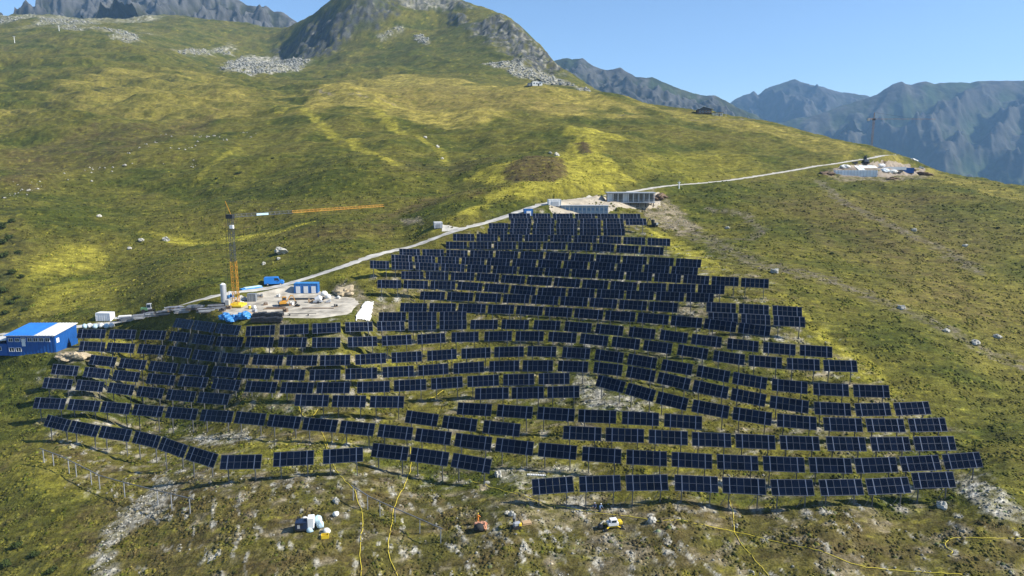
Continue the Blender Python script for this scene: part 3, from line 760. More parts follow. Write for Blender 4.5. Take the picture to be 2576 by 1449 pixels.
mountain('valley_side', [(1880, 345), (1950, 311), (2010, 296), (2060, 288), (2110, 268), (2150, 256), (2185, 246), (2205, 238), (2225, 224), (2245, 212), (2258, 207), (2268, 204), (2280, 212), (2292, 214), (2310, 208), (2330, 206), (2345, 210), (2370, 209), (2395, 205), (2420, 207), (2440, 208), (2460, 202), (2480, 205), (2510, 203), (2540, 204), (2576, 202), (2640, 200), (2720, 205), (2850, 210)],
         4200, 0.62, 2500, 21.9, 115, ((.028, .046, .017), (.048, .058, .023), (.046, .046, .040)), 430, skew=0.55, nx=340, ny=170, slope_mix=0.25)

# ------------------------------------------------------------------ road and yard
def strip(name, path, half, lift, mat, jitter=0.0, sub=1):
    p = path
    t = np.gradient(p[:, :2], axis=0); t /= np.linalg.norm(t, axis=1)[:, None] + 1e-9
    nrm = np.stack([-t[:, 1], t[:, 0]], 1)
    offs = np.linspace(-1, 1, 7)
    X = np.zeros((len(p), 7)); Y = X.copy()
    j = 1 + jitter * fbm(np.arange(len(p)) / 3.0, np.arange(len(p)) * 0.0 + 4.0, 3)
    for k_, o_ in enumerate(offs):
        X[:, k_] = p[:, 0] + nrm[:, 0] * half * o_ * j; Y[:, k_] = p[:, 1] + nrm[:, 1] * half * o_ * j
    Z = F(X.ravel(), Y.ravel()).reshape(X.shape) + lift
    Z[:, 0] -= lift + 0.12; Z[:, -1] -= lift + 0.12
    return grid_mesh(name, X, Y, Z, None, mat)

put(strip('gravel_road', resample(road, 1.0, 3), 2.7, 0.07, M_gravel, 0.5), kind='structure')
spur = np.array(cast_poly([(1112, 574), (1125, 576), (1145, 575), (1170, 573)]))
put(strip('gravel_track', resample(spur, 0.8, 2), 1.3, 0.08, M_gravel, 0.2), kind='structure')

def sheet(name, outline, lift, mat, step=1.0, kind='structure', edge=0.35):
    """a ground sheet filling a world outline"""
    w = np.array(outline)
    x = np.arange(w[:, 0].min() - 1, w[:, 0].max() + 1, step); y = np.arange(w[:, 1].min() - 1, w[:, 1].max() + 1, step)
    X, Y = np.meshgrid(x, y)
    sd = poly_sd(X, Y, [tuple(p) for p in w]) + 1.2 * edge * fbm(X / 3.0, Y / 3.0, 2)
    Z = F(X.ravel(), Y.ravel()).reshape(X.shape) + lift * sstep(-0.4, 0.8, sd) - 0.6 * (1 - sstep(-1.6, 0.4, sd))
    o = grid_mesh(name, X, Y, Z, None, mat)
    if kind: put(o, kind=kind)
    return o
sheet('yard', yard_w, 0.10, M_yard, 0.8)
sheet('terrace', cast_poly([(1375, 520), (1420, 503), (1530, 494), (1660, 480), (1665, 520), (1540, 530), (1530, 538), (1390, 538)]), 0.10, plain('terrace_earth', (.40, .35, .27), 0.95, 0, 0.2, 0.4, 0.05, 0.1), 0.9)
sheet('site_ground', cast_poly([(2092, 432), (2130, 444), (2230, 447), (2310, 441), (2330, 430), (2290, 412), (2240, 402), (2180, 406), (2110, 418)]), 0.12, plain('site_earth', (.25, .21, .165), 0.95, 0, 0.3, 0.3, 0.05, 0.1), 1.2)

# ------------------------------------------------------------------ air between here and the far ranges
hz = bpy.data.meshes.new('haze')
hx0, hx1, hy0, hy1, hz0, hz1 = -5200, 6200, -300, 6400, -2400, 1000
hv = [(x, y, z) for z in (hz0, hz1) for y in (hy0, hy1) for x in (hx0, hx1)]
hz.from_pydata(hv, [], [(0, 2, 3, 1), (4, 5, 7, 6), (0, 1, 5, 4), (2, 6, 7, 3), (0, 4, 6, 2), (1, 3, 7, 5)])
m_hz = bpy.data.materials.new('mountain_air'); m_hz.use_nodes = True
m_hz.node_tree.nodes.clear()
ho = m_hz.node_tree.nodes.new('ShaderNodeOutputMaterial'); hp = m_hz.node_tree.nodes.new('ShaderNodeVolumePrincipled')
hp.inputs['Color'].default_value = (0.34, 0.62, 1.0, 1); hp.inputs['Density'].default_value = 7.5e-5
m_hz.node_tree.links.new(hp.outputs[0], ho.inputs['Volume'])
hz.materials.append(m_hz)
o_hz = bpy.data.objects.new('haze', hz); COL.objects.link(o_hz); put(o_hz, kind='stuff')
# ------------------------------------------------------------------ mesh building
class MB:
    def __init__(s):
        s.v, s.f = [], []
    def add(s, v, f):
        k = len(s.v); s.v += [tuple(p) for p in v]; s.f += [tuple(i + k for i in q) for q in f]; return s
    def box(s, c, size, rz=0.0, rx=0.0, ry=0.0):
        e = Euler((rx, ry, rz)).to_matrix()
        vv = []
        for z in (-.5, .5):
            for y in (-.5, .5):
                for x in (-.5, .5):
                    vv.append(Vector(c) + e @ Vector((x * size[0], y * size[1], z * size[2])))
        return s.add(vv, [(0, 2, 3, 1), (4, 5, 7, 6), (0, 1, 5, 4), (2, 6, 7, 3), (0, 4, 6, 2), (1, 3, 7, 5)])
    def bar(s, a, b, w, h=None):
        a, b = Vector(a), Vector(b); d = b - a; L = d.length
        if L < 1e-6: return s
        q = d.to_track_quat('Z', 'Y').to_matrix(); h = h or w
        vv = []
        for z in (0, L):
            for y in (-.5, .5):
                for x in (-.5, .5):
                    vv.append(a + q @ Vector((x * w, y * h, z)))
        return s.add(vv, [(0, 2, 3, 1), (4, 5, 7, 6), (0, 1, 5, 4), (2, 6, 7, 3), (0, 4, 6, 2), (1, 3, 7, 5)])
    def cyl(s, a, b, r0, r1=None, n=10):
        a, b = Vector(a), Vector(b); d = b - a; L = d.length; r1 = r0 if r1 is None else r1
        q = d.to_track_quat('Z', 'Y').to_matrix()
        vv = []
        for z, r in ((0, r0), (L, r1)):
            for i in range(n):
                t = 2 * PI * i / n
                vv.append(a + q @ Vector((r * math.cos(t), r * math.sin(t), z)))
        f = [(i, (i + 1) % n, n + (i + 1) % n, n + i) for i in range(n)] + [tuple(range(n))[::-1], tuple(range(n, 2 * n))]
        return s.add(vv, f)
    def tube(s, pts, r, n=6):
        pts = [Vector(p) for p in pts]; vv = []; f = []
        for i, p in enumerate(pts):
            d = (pts[min(i + 1, len(pts) - 1)] - pts[max(i - 1, 0)])
            q = d.to_track_quat('Z', 'Y').to_matrix()
            for k in range(n):
                t = 2 * PI * k / n
                vv.append(p + q @ Vector((r * math.cos(t), r * math.sin(t), 0)))
        for i in range(len(pts) - 1):
            for k in range(n):
                a = i * n + k; b = i * n + (k + 1) % n
                f.append((a, b, b + n, a + n))
        f.append(tuple(range(n))[::-1]); f.append(tuple(range(len(vv) - n, len(vv))))
        return s.add(vv, f)
    def prism(s, prof, y0, y1, axis='y'):
        """profile of (x, z) points extruded along y"""
        n = len(prof); vv = [(p[0], y0, p[1]) for p in prof] + [(p[0], y1, p[1]) for p in prof]
        f = [((i + 1) % n, i, n + i, n + (i + 1) % n) for i in range(n)] + [tuple(range(n)), tuple(range(n, 2 * n))[::-1]]
        if axis == 'x':
            vv = [(y, -x, z) for x, y, z in vv]
        return s.add(vv, f)
    def blob(s, c, r, seed=0, sub=2, rough=0.22, flatb=0.0):
        """lumpy closed body: rocks, sacks, heaps"""
        rg = np.random.default_rng(seed)
        n, m = 4 + 4 * sub, 3 + 2 * sub
        vv = [Vector((0, 0, -1))]
        for i in range(1, m):
            t = PI * i / m
            for k in range(n):
                p = 2 * PI * k / n
                vv.append(Vector((math.sin(t) * math.cos(p), math.sin(t) * math.sin(p), -math.cos(t))))
        vv.append(Vector((0, 0, 1)))
        A_ = np.array([list(q) for q in vv]); o1 = rg.random(6) * 50
        nz = perlin(A_[:, 0] * 1.3 + o1[0] + A_[:, 2], A_[:, 1] * 1.3 + o1[1]) + 0.5 * perlin(A_[:, 0] * 2.9 + o1[2], A_[:, 1] * 2.9 + A_[:, 2] * 2.0 + o1[3])
        out = []
        for q, k in zip(vv, nz):
            w = q * (1 + rough * float(k) * 1.8)
            z = w.z
            if flatb and z < -flatb: z = -flatb
            out.append((c[0] + w.x * r[0], c[1] + w.y * r[1], c[2] + z * r[2]))
        f = [(0, 1 + (k + 1) % n, 1 + k) for k in range(n)]
        for i in range(m - 2):
            for k in range(n):
                a = 1 + i * n + k; b = 1 + i * n + (k + 1) % n
                f.append((a, b, b + n, a + n))
        L = len(vv) - 1
        f += [(L, L - n + k, L - n + (k + 1) % n) for k in range(n)]
        return s.add(out, f)
    def mesh(s, name, mat, smooth=False, bevel=0.0):
        me = bpy.data.meshes.new(name)
        me.from_pydata(s.v, [], s.f)
        me.materials.append(mat)
        if smooth:
            me.polygons.foreach_set('use_smooth', [True] * len(me.polygons))
        me.update()
        return me
    def build(s, name, mat, parent=None, loc=None, smooth=False, bevel=0.0):
        o = bpy.data.objects.new(name, s.mesh(name, mat, smooth))
        COL.objects.link(o)
        if parent: o.parent = parent
        if loc is not None: o.location = loc
        if bevel:
            b = o.modifiers.new('edge', 'BEVEL'); b.width = bevel; b.segments = 2; b.limit_method = 'ANGLE'
        return o

def thing(name, loc, label, cat, rz=0.0, group=None, scale=1.0):
    o = bpy.data.objects.new(name, None)
    COL.objects.link(o)
    o.empty_display_size = 0.5
    o.location = loc; o.rotation_euler = (0, 0, rz); o.scale = (scale,) * 3
    put(o, label, cat, group)
    return o

def gnd(u, v, up=0.0):
    return Vector(F.cast(u, v, up))

def gz(x, y):
    return float(F(x, y)[0])

def heading(u0, v0, u1, v1):
    a, b = gnd(u0, v0), gnd(u1, v1)
    return math.atan2(b.y - a.y, b.x - a.x)

ORD = ['', 'first', 'second', 'third', 'fourth', 'fifth', 'sixth', 'seventh', 'eighth', 'ninth', 'tenth', 'eleventh', 'twelfth', 'thirteenth', 'fourteenth', 'fifteenth', 'sixteenth', 'seventeenth', 'eighteenth', 'nineteenth', 'twentieth', 'twenty-first', 'twenty-second', 'twenty-third', 'twenty-fourth', 'twenty-fifth']

# ------------------------------------------------------------------ solar tables
M_pv, ntp, bpv = new_mat('photovoltaic_glass')
N, L = ntp.nodes, ntp.links
oi = N.new('ShaderNodeObjectInfo'); tcp = N.new('ShaderNodeTexCoord')
wv = N.new('ShaderNodeTexBrick'); wv.offset = 0; wv.inputs['Scale'].default_value = 6.2; wv.inputs['Mortar Size'].default_value = 0.02
wv.inputs['Brick Width'].default_value = 1.0; wv.inputs['Row Height'].default_value = 1.0
wv.inputs['Color1'].default_value = (.0025, .005, .013, 1); wv.inputs['Color2'].default_value = (.0032, .006, .016, 1); wv.inputs['Mortar'].default_value = (.011, .017, .034, 1)
L.new(tcp.outputs['Object'], wv.inputs['Vector'])
hs = N.new('ShaderNodeHueSaturation'); mrp = N.new('ShaderNodeMapRange'); mrp.inputs['To Min'].default_value = 0.7; mrp.inputs['To Max'].default_value = 1.4
L.new(oi.outputs['Random'], mrp.inputs['Value']); L.new(mrp.outputs[0], hs.inputs['Value']); L.new(wv.outputs['Color'], hs.inputs['Color'])
L.new(hs.outputs[0], bpv.inputs['Base Color'])
bpv.inputs['Roughness'].default_value = 0.06; bpv.inputs['Specular IOR Level'].default_value = 0.09
M_alu = plain('anodised_frame', (.052, .064, .090), 0.55, 0.2, 0.1, 0.7)
M_steel = plain('galvanised_steel', (.16, .165, .17), 0.5, 0.5, 0.25, 0.9)
M_steel_l = plain('bright_steel', (.42, .44, .47), 0.45, 0.4, 0.15, 0.9)

TILT = R(60.0); TAB_H = 2.5
ex = Vector((1, 0, 0)); eu = Vector((0, math.cos(TILT), math.sin(TILT))); en = Vector((0, -math.sin(TILT), math.cos(TILT)))
def tp(x, h, o=0.0):
    return ex * x + eu * h + en * o
NCOL = 6
cw = TAB_W / NCOL; ch = TAB_H / 2
mod = MB()
def slab(mb, x0, x1, h0, h1, o0, o1):
    vv = [tp(x, h, o) for o in (o0, o1) for h in (h0, h1) for x in (x0, x1)]
    mb.add(vv, [(0, 2, 3, 1), (4, 5, 7, 6), (0, 1, 5, 4), (2, 6, 7, 3), (0, 4, 6, 2), (1, 3, 7, 5)])
slab(mod, -cw / 2 + .045, cw / 2 - .045, -ch / 2 + .03, ch / 2 - .03, -.02, .02)
me_mod = mod.mesh('module', M_pv)
fr = MB()
for c_ in range(NCOL + 1):
    x = -TAB_W / 2 + c_ * cw
    slab(fr, x - .032, x + .032, -TAB_H / 2, TAB_H / 2, -.045, .028)
for h in (-TAB_H / 2, 0, TAB_H / 2):
    w_ = .028 if h == 0 else .05
    slab(fr, -TAB_W / 2 - .036, TAB_W / 2 + .036, h - w_, h + w_, -.05, .033 if h else .024)
me_fr = fr.mesh('frame', M_alu)
PX = (-TAB_W / 2 + cw, TAB_W / 2 - cw)
rl = MB()
slab(rl, -.075, .075, -TAB_H / 2 - .12, TAB_H / 2 + .06, -.10, .040)
me_rail = rl.mesh('support_rail', plain('rail_aluminium', (.095, .120, .175), 0.5, 0.2, 0.1, 0.7))
po = MB()
po.bar((0, .06, -5.6), (0, .10, .15), .17, .14)
me_post = po.mesh('post', M_steel)
br = MB()
br.bar((0, .15, -3.2), tuple(tp(0, .95, -.10)), .08, .06)
me_brace = br.mesh('brace', M_steel)
sb = MB(); sb.bar((-1.3, .2, -3.7), (0, .08, -1.2), .075, .06)
me_side = sb.mesh('side_brace', M_steel)

def sub(name, me, parent, mat4):
    o = bpy.data.objects.new(name, me)
    COL.objects.link(o)
    o.parent = parent
    o.matrix_local = mat4
    return o

ROWNAME = {
 'A': 'topmost row below the long cabin', 'B': 'second row down from the long cabin', 'C': 'third row down from the long cabin', 'D': 'fourth row down from the long cabin',
 'E': 'fifth row from the top', 'F': 'sixth row from the top', 'G': 'seventh row from the top', 'H': 'eighth row from the top', 'I': 'ninth row from the top', 'J': 'tenth row from the top',
 'K': 'eleventh row from the top', 'L': 'twelfth row from the top', 'La': 'upper short row of three at the right edge', 'M': 'thirteenth row from the top', 'Ma': 'lower short row of three at the right edge',
 'N': 'short row of three above the white sheet end', 'O': 'long row just below the gravel yard', 'Oa': 'short slanting row below the blue tarpaulins', 'P': 'second long row below the yard',
 'Q': 'third long row below the yard', 'R': 'fourth long row below the yard', 'S': 'fifth long row below the yard', 'Sa': 'sagging row right of the bare rocks', 'T': 'six-table row on the far left',
 'Ta': 'lone row of three in the left middle', 'Tb': 'lone row of three left of the bare rocks', 'W': 'six-table row below the bare rocks', 'U': 'longest row crossing the whole park', 'X': 'three-table row left of the grassy gap',
 'Xa': 'nine-table row second above the front row', 'Y': 'steeply falling lowest left row', 'Ya': 'widely spaced three in the lowest left row', 'Yb': 'three falling tables above the yellow hoses',
 'V': 'front row above the yellow cable', 'Va': 'raised right end of the front row'}
TABLES = []
for rn, segs, line in ROWS:
    lu = [p[0] for p in line]; lv = [p[1] for p in line]
    n = len(segs)
    for i, (a, b) in enumerate(segs):
        va, vb = np.interp(a, lu, lv), np.interp(b, lu, lv)
        pa, pb = Vector(F.cast(a, va, TAB_UP)), Vector(F.cast(b, vb, TAB_UP))
        pm = Vector(F.cast((a + b) / 2, (va + vb) / 2, TAB_UP))
        pa.z += TAB_UP; pb.z += TAB_UP; pm.z += TAB_UP
        # a table keeps its own size: turn it along the row without taking over the bumps of the ground
        dm = (pm - Vector((0, 0, CAMZ)))
        ra, rb = Vector(ray(a, va)), Vector(ray(b, vb)); rm = Vector(ray((a + b) / 2, (va + vb) / 2))
        dep = pm.y / rm.y
        TABLES.append([rn, i, n, a, b, va, vb, dep])
# smooth the distances along each row
for rn, segs, line in ROWS:
    ts = [t for t in TABLES if t[0] == rn]
    d = np.array([t[7] for t in ts])
    for _ in range(3):
        if len(d) > 2:
            d[1:-1] = 0.25 * d[:-2] + 0.5 * d[1:-1] + 0.25 * d[2:]
    um = np.array([(t[3] + t[4]) / 2 for t in ts])
    for t, dd in zip(ts, d):
        t[7] = dd
    for k_, t in enumerate(ts):
        if len(ts) > 1:
            lo_, hi_ = max(k_ - 1, 0), min(k_ + 1, len(ts) - 1)
            t.append((d[hi_] - d[lo_]) / (um[hi_] - um[lo_]))
        else:
            t.append(0.0)
for rn, i, n, a, b, va, vb, dep, dg in TABLES:
    lim = 0.035 if rn == 'Y' else 0.12
    dg = max(-lim, min(lim, dg))
    da, db = dep - dg * (b - a) / 2, dep + dg * (b - a) / 2
    pa = Vector(unproj(a, va, da)); pb = Vector(unproj(b, vb, db))
    pm = (pa + pb) / 2
    yaw = math.atan2(pb.y - pa.y, pb.x - pa.x)
    ln = (pb - pa).length
    hl = math.hypot(pb.x - pa.x, pb.y - pa.y)
    roll = math.atan2(pb.z - pa.z, hl)
    sx = ln / TAB_W
    g = gz(pm.x, pm.y)
    pos = ['leftmost', 'rightmost'] if n > 1 else ['single', 'single']
    if n == 1: lab = 'dark solar table at the %s, on tall braced posts' % ROWNAME[rn]
    elif i == 0: lab = 'leftmost solar table of the %s' % ROWNAME[rn]
    elif i == n - 1: lab = 'rightmost solar table of the %s' % ROWNAME[rn]
    else: lab = 'solar table, %s from left in the %s' % (ORD[i + 1], ROWNAME[rn])
    t = thing('solar_table', (pm.x, pm.y, g), lab, 'solar table', yaw, 'solar tables in rows on the slope')
    up = pm.z - g
    tilt = Matrix.Translation((0, 0, up)) @ Matrix.Rotation(-roll + R(random.uniform(-.6, .6)), 4, 'Y') @ Matrix.Rotation(R(random.uniform(-1.8, 1.8)), 4, 'X') @ Matrix.Diagonal((sx, 1, 1, 1))
    sub('frame', me_fr, t, tilt)
    for c_ in range(NCOL):
        for r_ in (-1, 1):
            q = tp(-TAB_W / 2 + (c_ + .5) * cw, r_ * ch / 2)
            sub('module', me_mod, t, tilt @ Matrix.Translation(q))
    for x in PX:
        sub('support_rail', me_rail, t, tilt @ Matrix.Translation((x, 0, 0)))
        zz = up + math.sin(roll) * x * sx
        m4 = Matrix.Translation((x * sx, 0, zz))
        sub('post', me_post, t, m4)
        sub('brace', me_brace, t, m4)
        if rn in ('V', 'Va', 'U', 'Xa', 'Yb'):
            sub('side_brace', me_side, t, m4)
# ------------------------------------------------------------------ buildings, crane, vehicles, site equipment
M_blue = plain('blue_sheet_metal', (.012, .088, .32), 0.45, 0.1, 0.12, 0.5)
M_blue2 = plain('mid_blue_paint', (.03, .15, .42), 0.5, 0.1, 0.15, 0.6)
M_bluel = plain('light_blue_tarpaulin', (.04, .22, .52), 0.55, 0, 0.3, 0.9, 0.08)
M_white = plain('white_paint', (.74, .75, .75), 0.5, 0, 0.06, 0.6)
M_offw = plain('off_white_sheet', (.62, .62, .58), 0.7, 0, 0.1, 0.7)
M_palebl = plain('pale_blue_sacks', (.46, .62, .70), 0.75, 0, 0.15, 1.5, 0.04)
M_sack = plain('white_sacks', (.70, .70, .66), 0.8, 0, 0.12, 1.8, 0.05)
M_orange = plain('orange_crane_paint', (.55, .27, .03), 0.5, 0.1, 0.15, 0.6)
M_yel = plain('yellow_paint', (.70, .50, .03), 0.5, 0.0, 0.12, 0.8)
M_grey = plain('grey_paint', (.20, .22, .24), 0.6, 0.1, 0.15, 0.6)
M_lgrey = plain('light_grey_metal', (.45, .47, .50), 0.45, 0.3, 0.1, 0.5)
M_dark = plain('dark_equipment', (.025, .028, .032), 0.6, 0.1, 0.3, 1.0)
M_black = plain('rubber_black', (.018, .018, .018), 0.8, 0, 0.2, 2.0)
M_glass = plain('window_glass', (.02, .035, .05), 0.08, 0.0, 0.1, 0.5, 0, 0.8)
M_blglass = plain('blue_tinted_glazing', (.10, .22, .36), 0.12, 0.0, 0.15, 0.5, 0, 0.8)
M_wood = plain('pale_timber', (.42, .29, .16), 0.8, 0, 0.2, 1.2)
M_wood2 = plain('weathered_timber', (.17, .12, .085), 0.85, 0, 0.25, 1.2)
M_conc = plain('concrete', (.42, .41, .38), 0.9, 0, 0.12, 0.8)
M_earth = plain('turned_earth', (.17, .12, .08), 0.95, 0, 0.3, 0.7, 0.2, 0.1)
M_sand = plain('sandy_spoil', (.40, .33, .22), 0.95, 0, 0.25, 0.6, 0.15, 0.1)
M_cream = plain('cream_render', (.66, .60, .46), 0.8, 0, 0.08, 0.6)
M_roofd = plain('dark_slate_roof', (.07, .075, .085), 0.7, 0, 0.2, 0.5)
M_hose = plain('yellow_hose', (.72, .58, .06), 0.6, 0, 0.15, 0.4)
M_skin = plain('skin', (.45, .27, .19), 0.6, 0, 0.05, 2)
M_hivis = plain('orange_workwear', (.85, .26, .03), 0.7, 0, 0.1, 4)
M_navy = plain('navy_workwear', (.03, .06, .16), 0.8, 0, 0.15, 4)
M_denim = plain('pale_blue_workwear', (.16, .27, .45), 0.8, 0, 0.15, 4)
M_pinkt = plain('salmon_tarpaulin', (.66, .33, .20), 0.6, 0, 0.18, 1.5, 0.05)
M_pile = plain('stacked_steel', (.09, .085, .085), 0.6, 0.3, 0.3, 0.8)
M_pile2 = plain('stacked_profiles', (.30, .31, .33), 0.5, 0.4, 0.25, 0.8)

def mpp(p):
    """metres per frame pixel at a point"""
    return (p.y * CP - (p.z - CAMZ) * SP) / FPX

def corrugated(w, h, t, pitch=0.35, dep=0.04, n=None):
    mb = MB(); n = n or max(int(w / pitch), 2)
    pr = []
    for i in range(n + 1):
        pr.append((-w / 2 + w * i / n, dep if i % 2 else 0))
    vv = []; f = []
    for x, y in pr:
        vv += [(x, -y, 0), (x, -y, h)]
    for i in range(n):
        f.append((2 * i, 2 * i + 2, 2 * i + 3, 2 * i + 1))
    k_ = len(vv)
    vv += [(-w / 2, t, 0), (w / 2, t, 0), (w / 2, t, h), (-w / 2, t, h)]
    f += [(k_, k_ + 3, k_ + 2, k_ + 1)]
    return mb.add(vv, f)

def window(parent, x, y, z, w, h, rz=0.0, glass=M_glass, frame=M_white, depth=0.10, mull=1, name='window'):
    """frame proud of the wall with panes set back; x y z is the centre in the parent's space, facing local -y before rz"""
    mb = MB(); t = 0.09
    e = Euler((0, 0, rz)).to_matrix()
    def B(cx, cz, sx, sz, off, dy):
        c_ = e @ Vector((cx, -dy / 2 - off, cz)); mb.box((x + c_.x, y + c_.y, z + c_.z), (sx, dy, sz), rz)
    B(0, h / 2, w + 2 * t, t, 0, depth); B(0, -h / 2, w + 2 * t, t, 0, depth)
    B(-w / 2, 0, t, h, 0, depth); B(w / 2, 0, t, h, 0, depth)
    for i in range(1, mull + 1):
        B(-w / 2 + w * i / (mull + 1), 0, t * .8, h, 0, depth * .9)
    fo = mb.build(name, frame, parent)
    pw = w / (mull + 1)
    for i in range(mull + 1):
        g = MB(); c_ = e @ Vector((-w / 2 + pw * (i + .5), -.025, 0))
        g.box((x + c_.x, y + c_.y, z + c_.z), (pw - .05, .03, h - .06), rz)
        g.build('pane', glass, fo)
    return fo

# --- blue two-storey site building at the left edge
bp = gnd(80, 893)
b0 = thing('site_building', (bp.x, bp.y + .3, bp.z - .3), 'blue two-storey site building with sloping blue and white roof at left edge', 'building')
W_, D_, H_ = 12.7, 9.2, 5.6
for nm, cx, cy, rz, w_ in (('front_wall', 0, 0, 0, W_), ('side_wall', W_ / 2, D_ / 2, PI / 2, D_), ('side_wall', -W_ / 2, D_ / 2, -PI / 2, D_), ('back_wall', 0, D_, PI, W_)):
    o = corrugated(w_, H_ + (1.0 if nm == 'back_wall' else 0.0), .12, .45, .05).build(nm, M_blue, b0, (cx, cy, 0)); o.rotation_euler = (0, 0, rz)
for s in (-1, 1):
    MB().add([(s * (W_ / 2 - .02), 0, H_ - .02), (s * (W_ / 2 - .02), D_, H_ - .02), (s * (W_ / 2 - .02), D_, H_ + 1.0), (s * (W_ / 2 + .06), 0, H_ - .02), (s * (W_ / 2 + .06), D_, H_ - .02), (s * (W_ / 2 + .06), D_, H_ + 1.0)],
             [(0, 1, 2), (3, 5, 4), (0, 2, 5, 3), (1, 4, 5, 2), (0, 3, 4, 1)]).build('gable', M_blue, b0)
def roof_part(x0, x1, m, nm):
    mb = MB(); n = max(int((x1 - x0) / .4), 2)
    for i in range(n):
        a = x0 + (x1 - x0) * i / n; b = x0 + (x1 - x0) * (i + 1) / n; z = .05 if i % 2 else 0
        mb.add([(a, -.5, H_ - .03 + z), (b, -.5, H_ - .03 + z), (b, D_ + .4, H_ + 1.08 + z), (a, D_ + .4, H_ + 1.08 + z), (a, -.5, H_ - .15), (b, -.5, H_ - .15), (b, D_ + .4, H_ + .95), (a, D_ + .4, H_ + .95)],
               [(0, 1, 2, 3), (7, 6, 5, 4), (0, 4, 5, 1), (1, 5, 6, 2), (2, 6, 7, 3), (3, 7, 4, 0)])
    return mb.build(nm, m, b0)
roof_part(-W_ / 2 - .3, 1.2, plain('bright_blue_roofing', (.03, .20, .60), .45, .1, .12, .5), 'roof')
roof_part(1.22, W_ / 2 + .3, M_offw, 'roof')
for x in (-5.2, -3.5): window(b0, x, -.06, 4.3, 1.1, .9, mull=1)
for x in (-1.9, -.2, 1.3, 2.8, 4.4): window(b0, x, -.06, 4.35, 1.15, 1.0, mull=1)
for x in (-5.2, -3.4): window(b0, x, -.06, 1.7, 1.3, 1.0, mull=1)
MB().box((-1.9, -.1, 3.6), (.9, .08, 2.0)).build('door', M_white, b0)
MB().box((W_ / 2 + .10, .9, 4.0), (.06, 1.1, 1.2)).build('notice_board', M_white, b0)
MB().box((W_ / 2 + .10, 5.4, 1.05), (.06, 1.0, 2.1)).build('side_door', M_dark, b0)
MB().box((W_ / 2 - .2, -.55, 5.25), (.12, .12, .12)).bar((-W_ / 2, -.52, H_ - .12), (W_ / 2, -.52, H_ - .12), .14).build('gutter', M_lgrey, b0)
a0 = thing('lean_to_shed', (bp.x - 10.2, bp.y + .5, bp.z - .3), 'low blue lean-to with pale roof left of the blue site building', 'shed')
MB().box((0, 3.5, 1.6), (7.2, 7, 3.2)).build('wall', M_blue, a0)
MB().prism([(-3.8, 3.22), (3.8, 4.2), (3.8, 4.35), (-3.8, 3.37)], -.4, 7.3).build('roof', M_offw, a0)
for x in (-1.5, 1.4): window(a0, x, -.02, 1.9, 1.4, 1.0, mull=1)

# --- tower crane in the yard
cb = gnd(595, 771)
cr = thing('tower_crane', (cb.x, cb.y, cb.z), 'tall tower crane with orange and grey lattice mast standing in the gravel yard', 'crane')
Hc = 24.0
M_craneg = plain('dark_grey_crane_paint', (.075, .085, .10), .5, .2, .15, .6)
def lattice(a, b, w, r, step, tri=False):
    """square or triangular truss between two points"""
    a, b = Vector(a), Vector(b); d = b - a; L_ = d.length
    q = d.to_track_quat('Z', 'Y').to_matrix()
    cs = [(-.5, -.5), (.5, -.5), (.5, .5), (-.5, .5)] if not tri else [(-.5, -.4), (.5, -.4), (0, .5)]
    mb = MB(); n = max(int(L_ / step), 1)
    P_ = lambda i, k_: a + q @ Vector((cs[k_][0] * w, cs[k_][1] * w, L_ * i / n))
    for k_ in range(len(cs)):
        mb.bar(P_(0, k_), P_(n, k_), r)
        for i in range(n):
            k2 = (k_ + 1) % len(cs)
            mb.bar(P_(i, k_), P_(i + 1, k2) if i % 2 else P_(i + 1, k_) * 0 + P_(i + 1, k2), r * .6)
            mb.bar(P_(i, k_), P_(i, k2), r * .6)
    return mb
lattice((0, 0, .8), (0, 0, 12.5), 1.3, .12, 1.4).build('lower_mast', M_orange, cr)
lattice((0, 0, 12.5), (0, 0, Hc), 1.1, .10, 1.4).build('upper_mast', M_craneg, cr)
MB().box((0, 0, .45), (4.2, 4.2, .5)).box((0, 0, .8), (2.2, 2.2, .5)).build('chassis', M_yel, cr)
for i in range(4):
    MB().box((-1.7, -1.6 + i * 1.05, 1.35), (1.0, .95, 1.6)).build('ballast_block', M_conc, cr)
MB().box((0, 0, Hc + .5), (1.7, 1.7, 1.1)).build('slewing_head', M_dark, cr)
MB().box((.5, -.7, Hc - 2.2), (.9, .9, .9)).build('lamp_housing', M_white, cr)
tipw = Vector(unproj(965, 517, 219)) - Vector((cb.x, cb.y, cb.z))
j0 = Vector((.3, .2, Hc + .6)); 
dj = (tipw - j0); jl = dj.length
lattice(j0, j0 + dj * .36, .85, .08, 1.3, True).build('inner_jib', M_craneg, cr)
lattice(j0 + dj * .36, j0 + dj, .7, .065, 1.3, True).build('outer_jib', M_orange, cr)
sgn = j0 + dj * .17
sp_ = MB(); sd_ = dj.normalized(); sn = Vector((sd_.y, -sd_.x, 0)) * .75
sp_.bar(tuple(sgn + sn - sd_ * 1.7), tuple(sgn + sn + sd_ * 1.7), .1, .55)
sp_.build('sign_board', M_palebl, cr)
MB().bar(tuple(j0), (-.9, -.4, Hc + 4.6), .13).build('top_strut', M_orange, cr)
tp_ = Vector((-.9, -.4, Hc + 4.6))
for k_ in (.3, .72):
    MB().bar(tuple(tp_), tuple(j0 + dj * k_ + Vector((0, 0, .6))), .05).build('stay_cable', M_dark, cr)
MB().bar(tuple(tp_), (-2.0, -.2, 1.8), .05).build('back_cable', M_dark, cr)
hk = j0 + dj * .52
MB().bar(tuple(hk), tuple(hk - Vector((0, 0, 7))), .05).box(tuple(hk - Vector((0, 0, 7.4))), (.35, .35, .9)).build('hook_block', M_dark, cr)

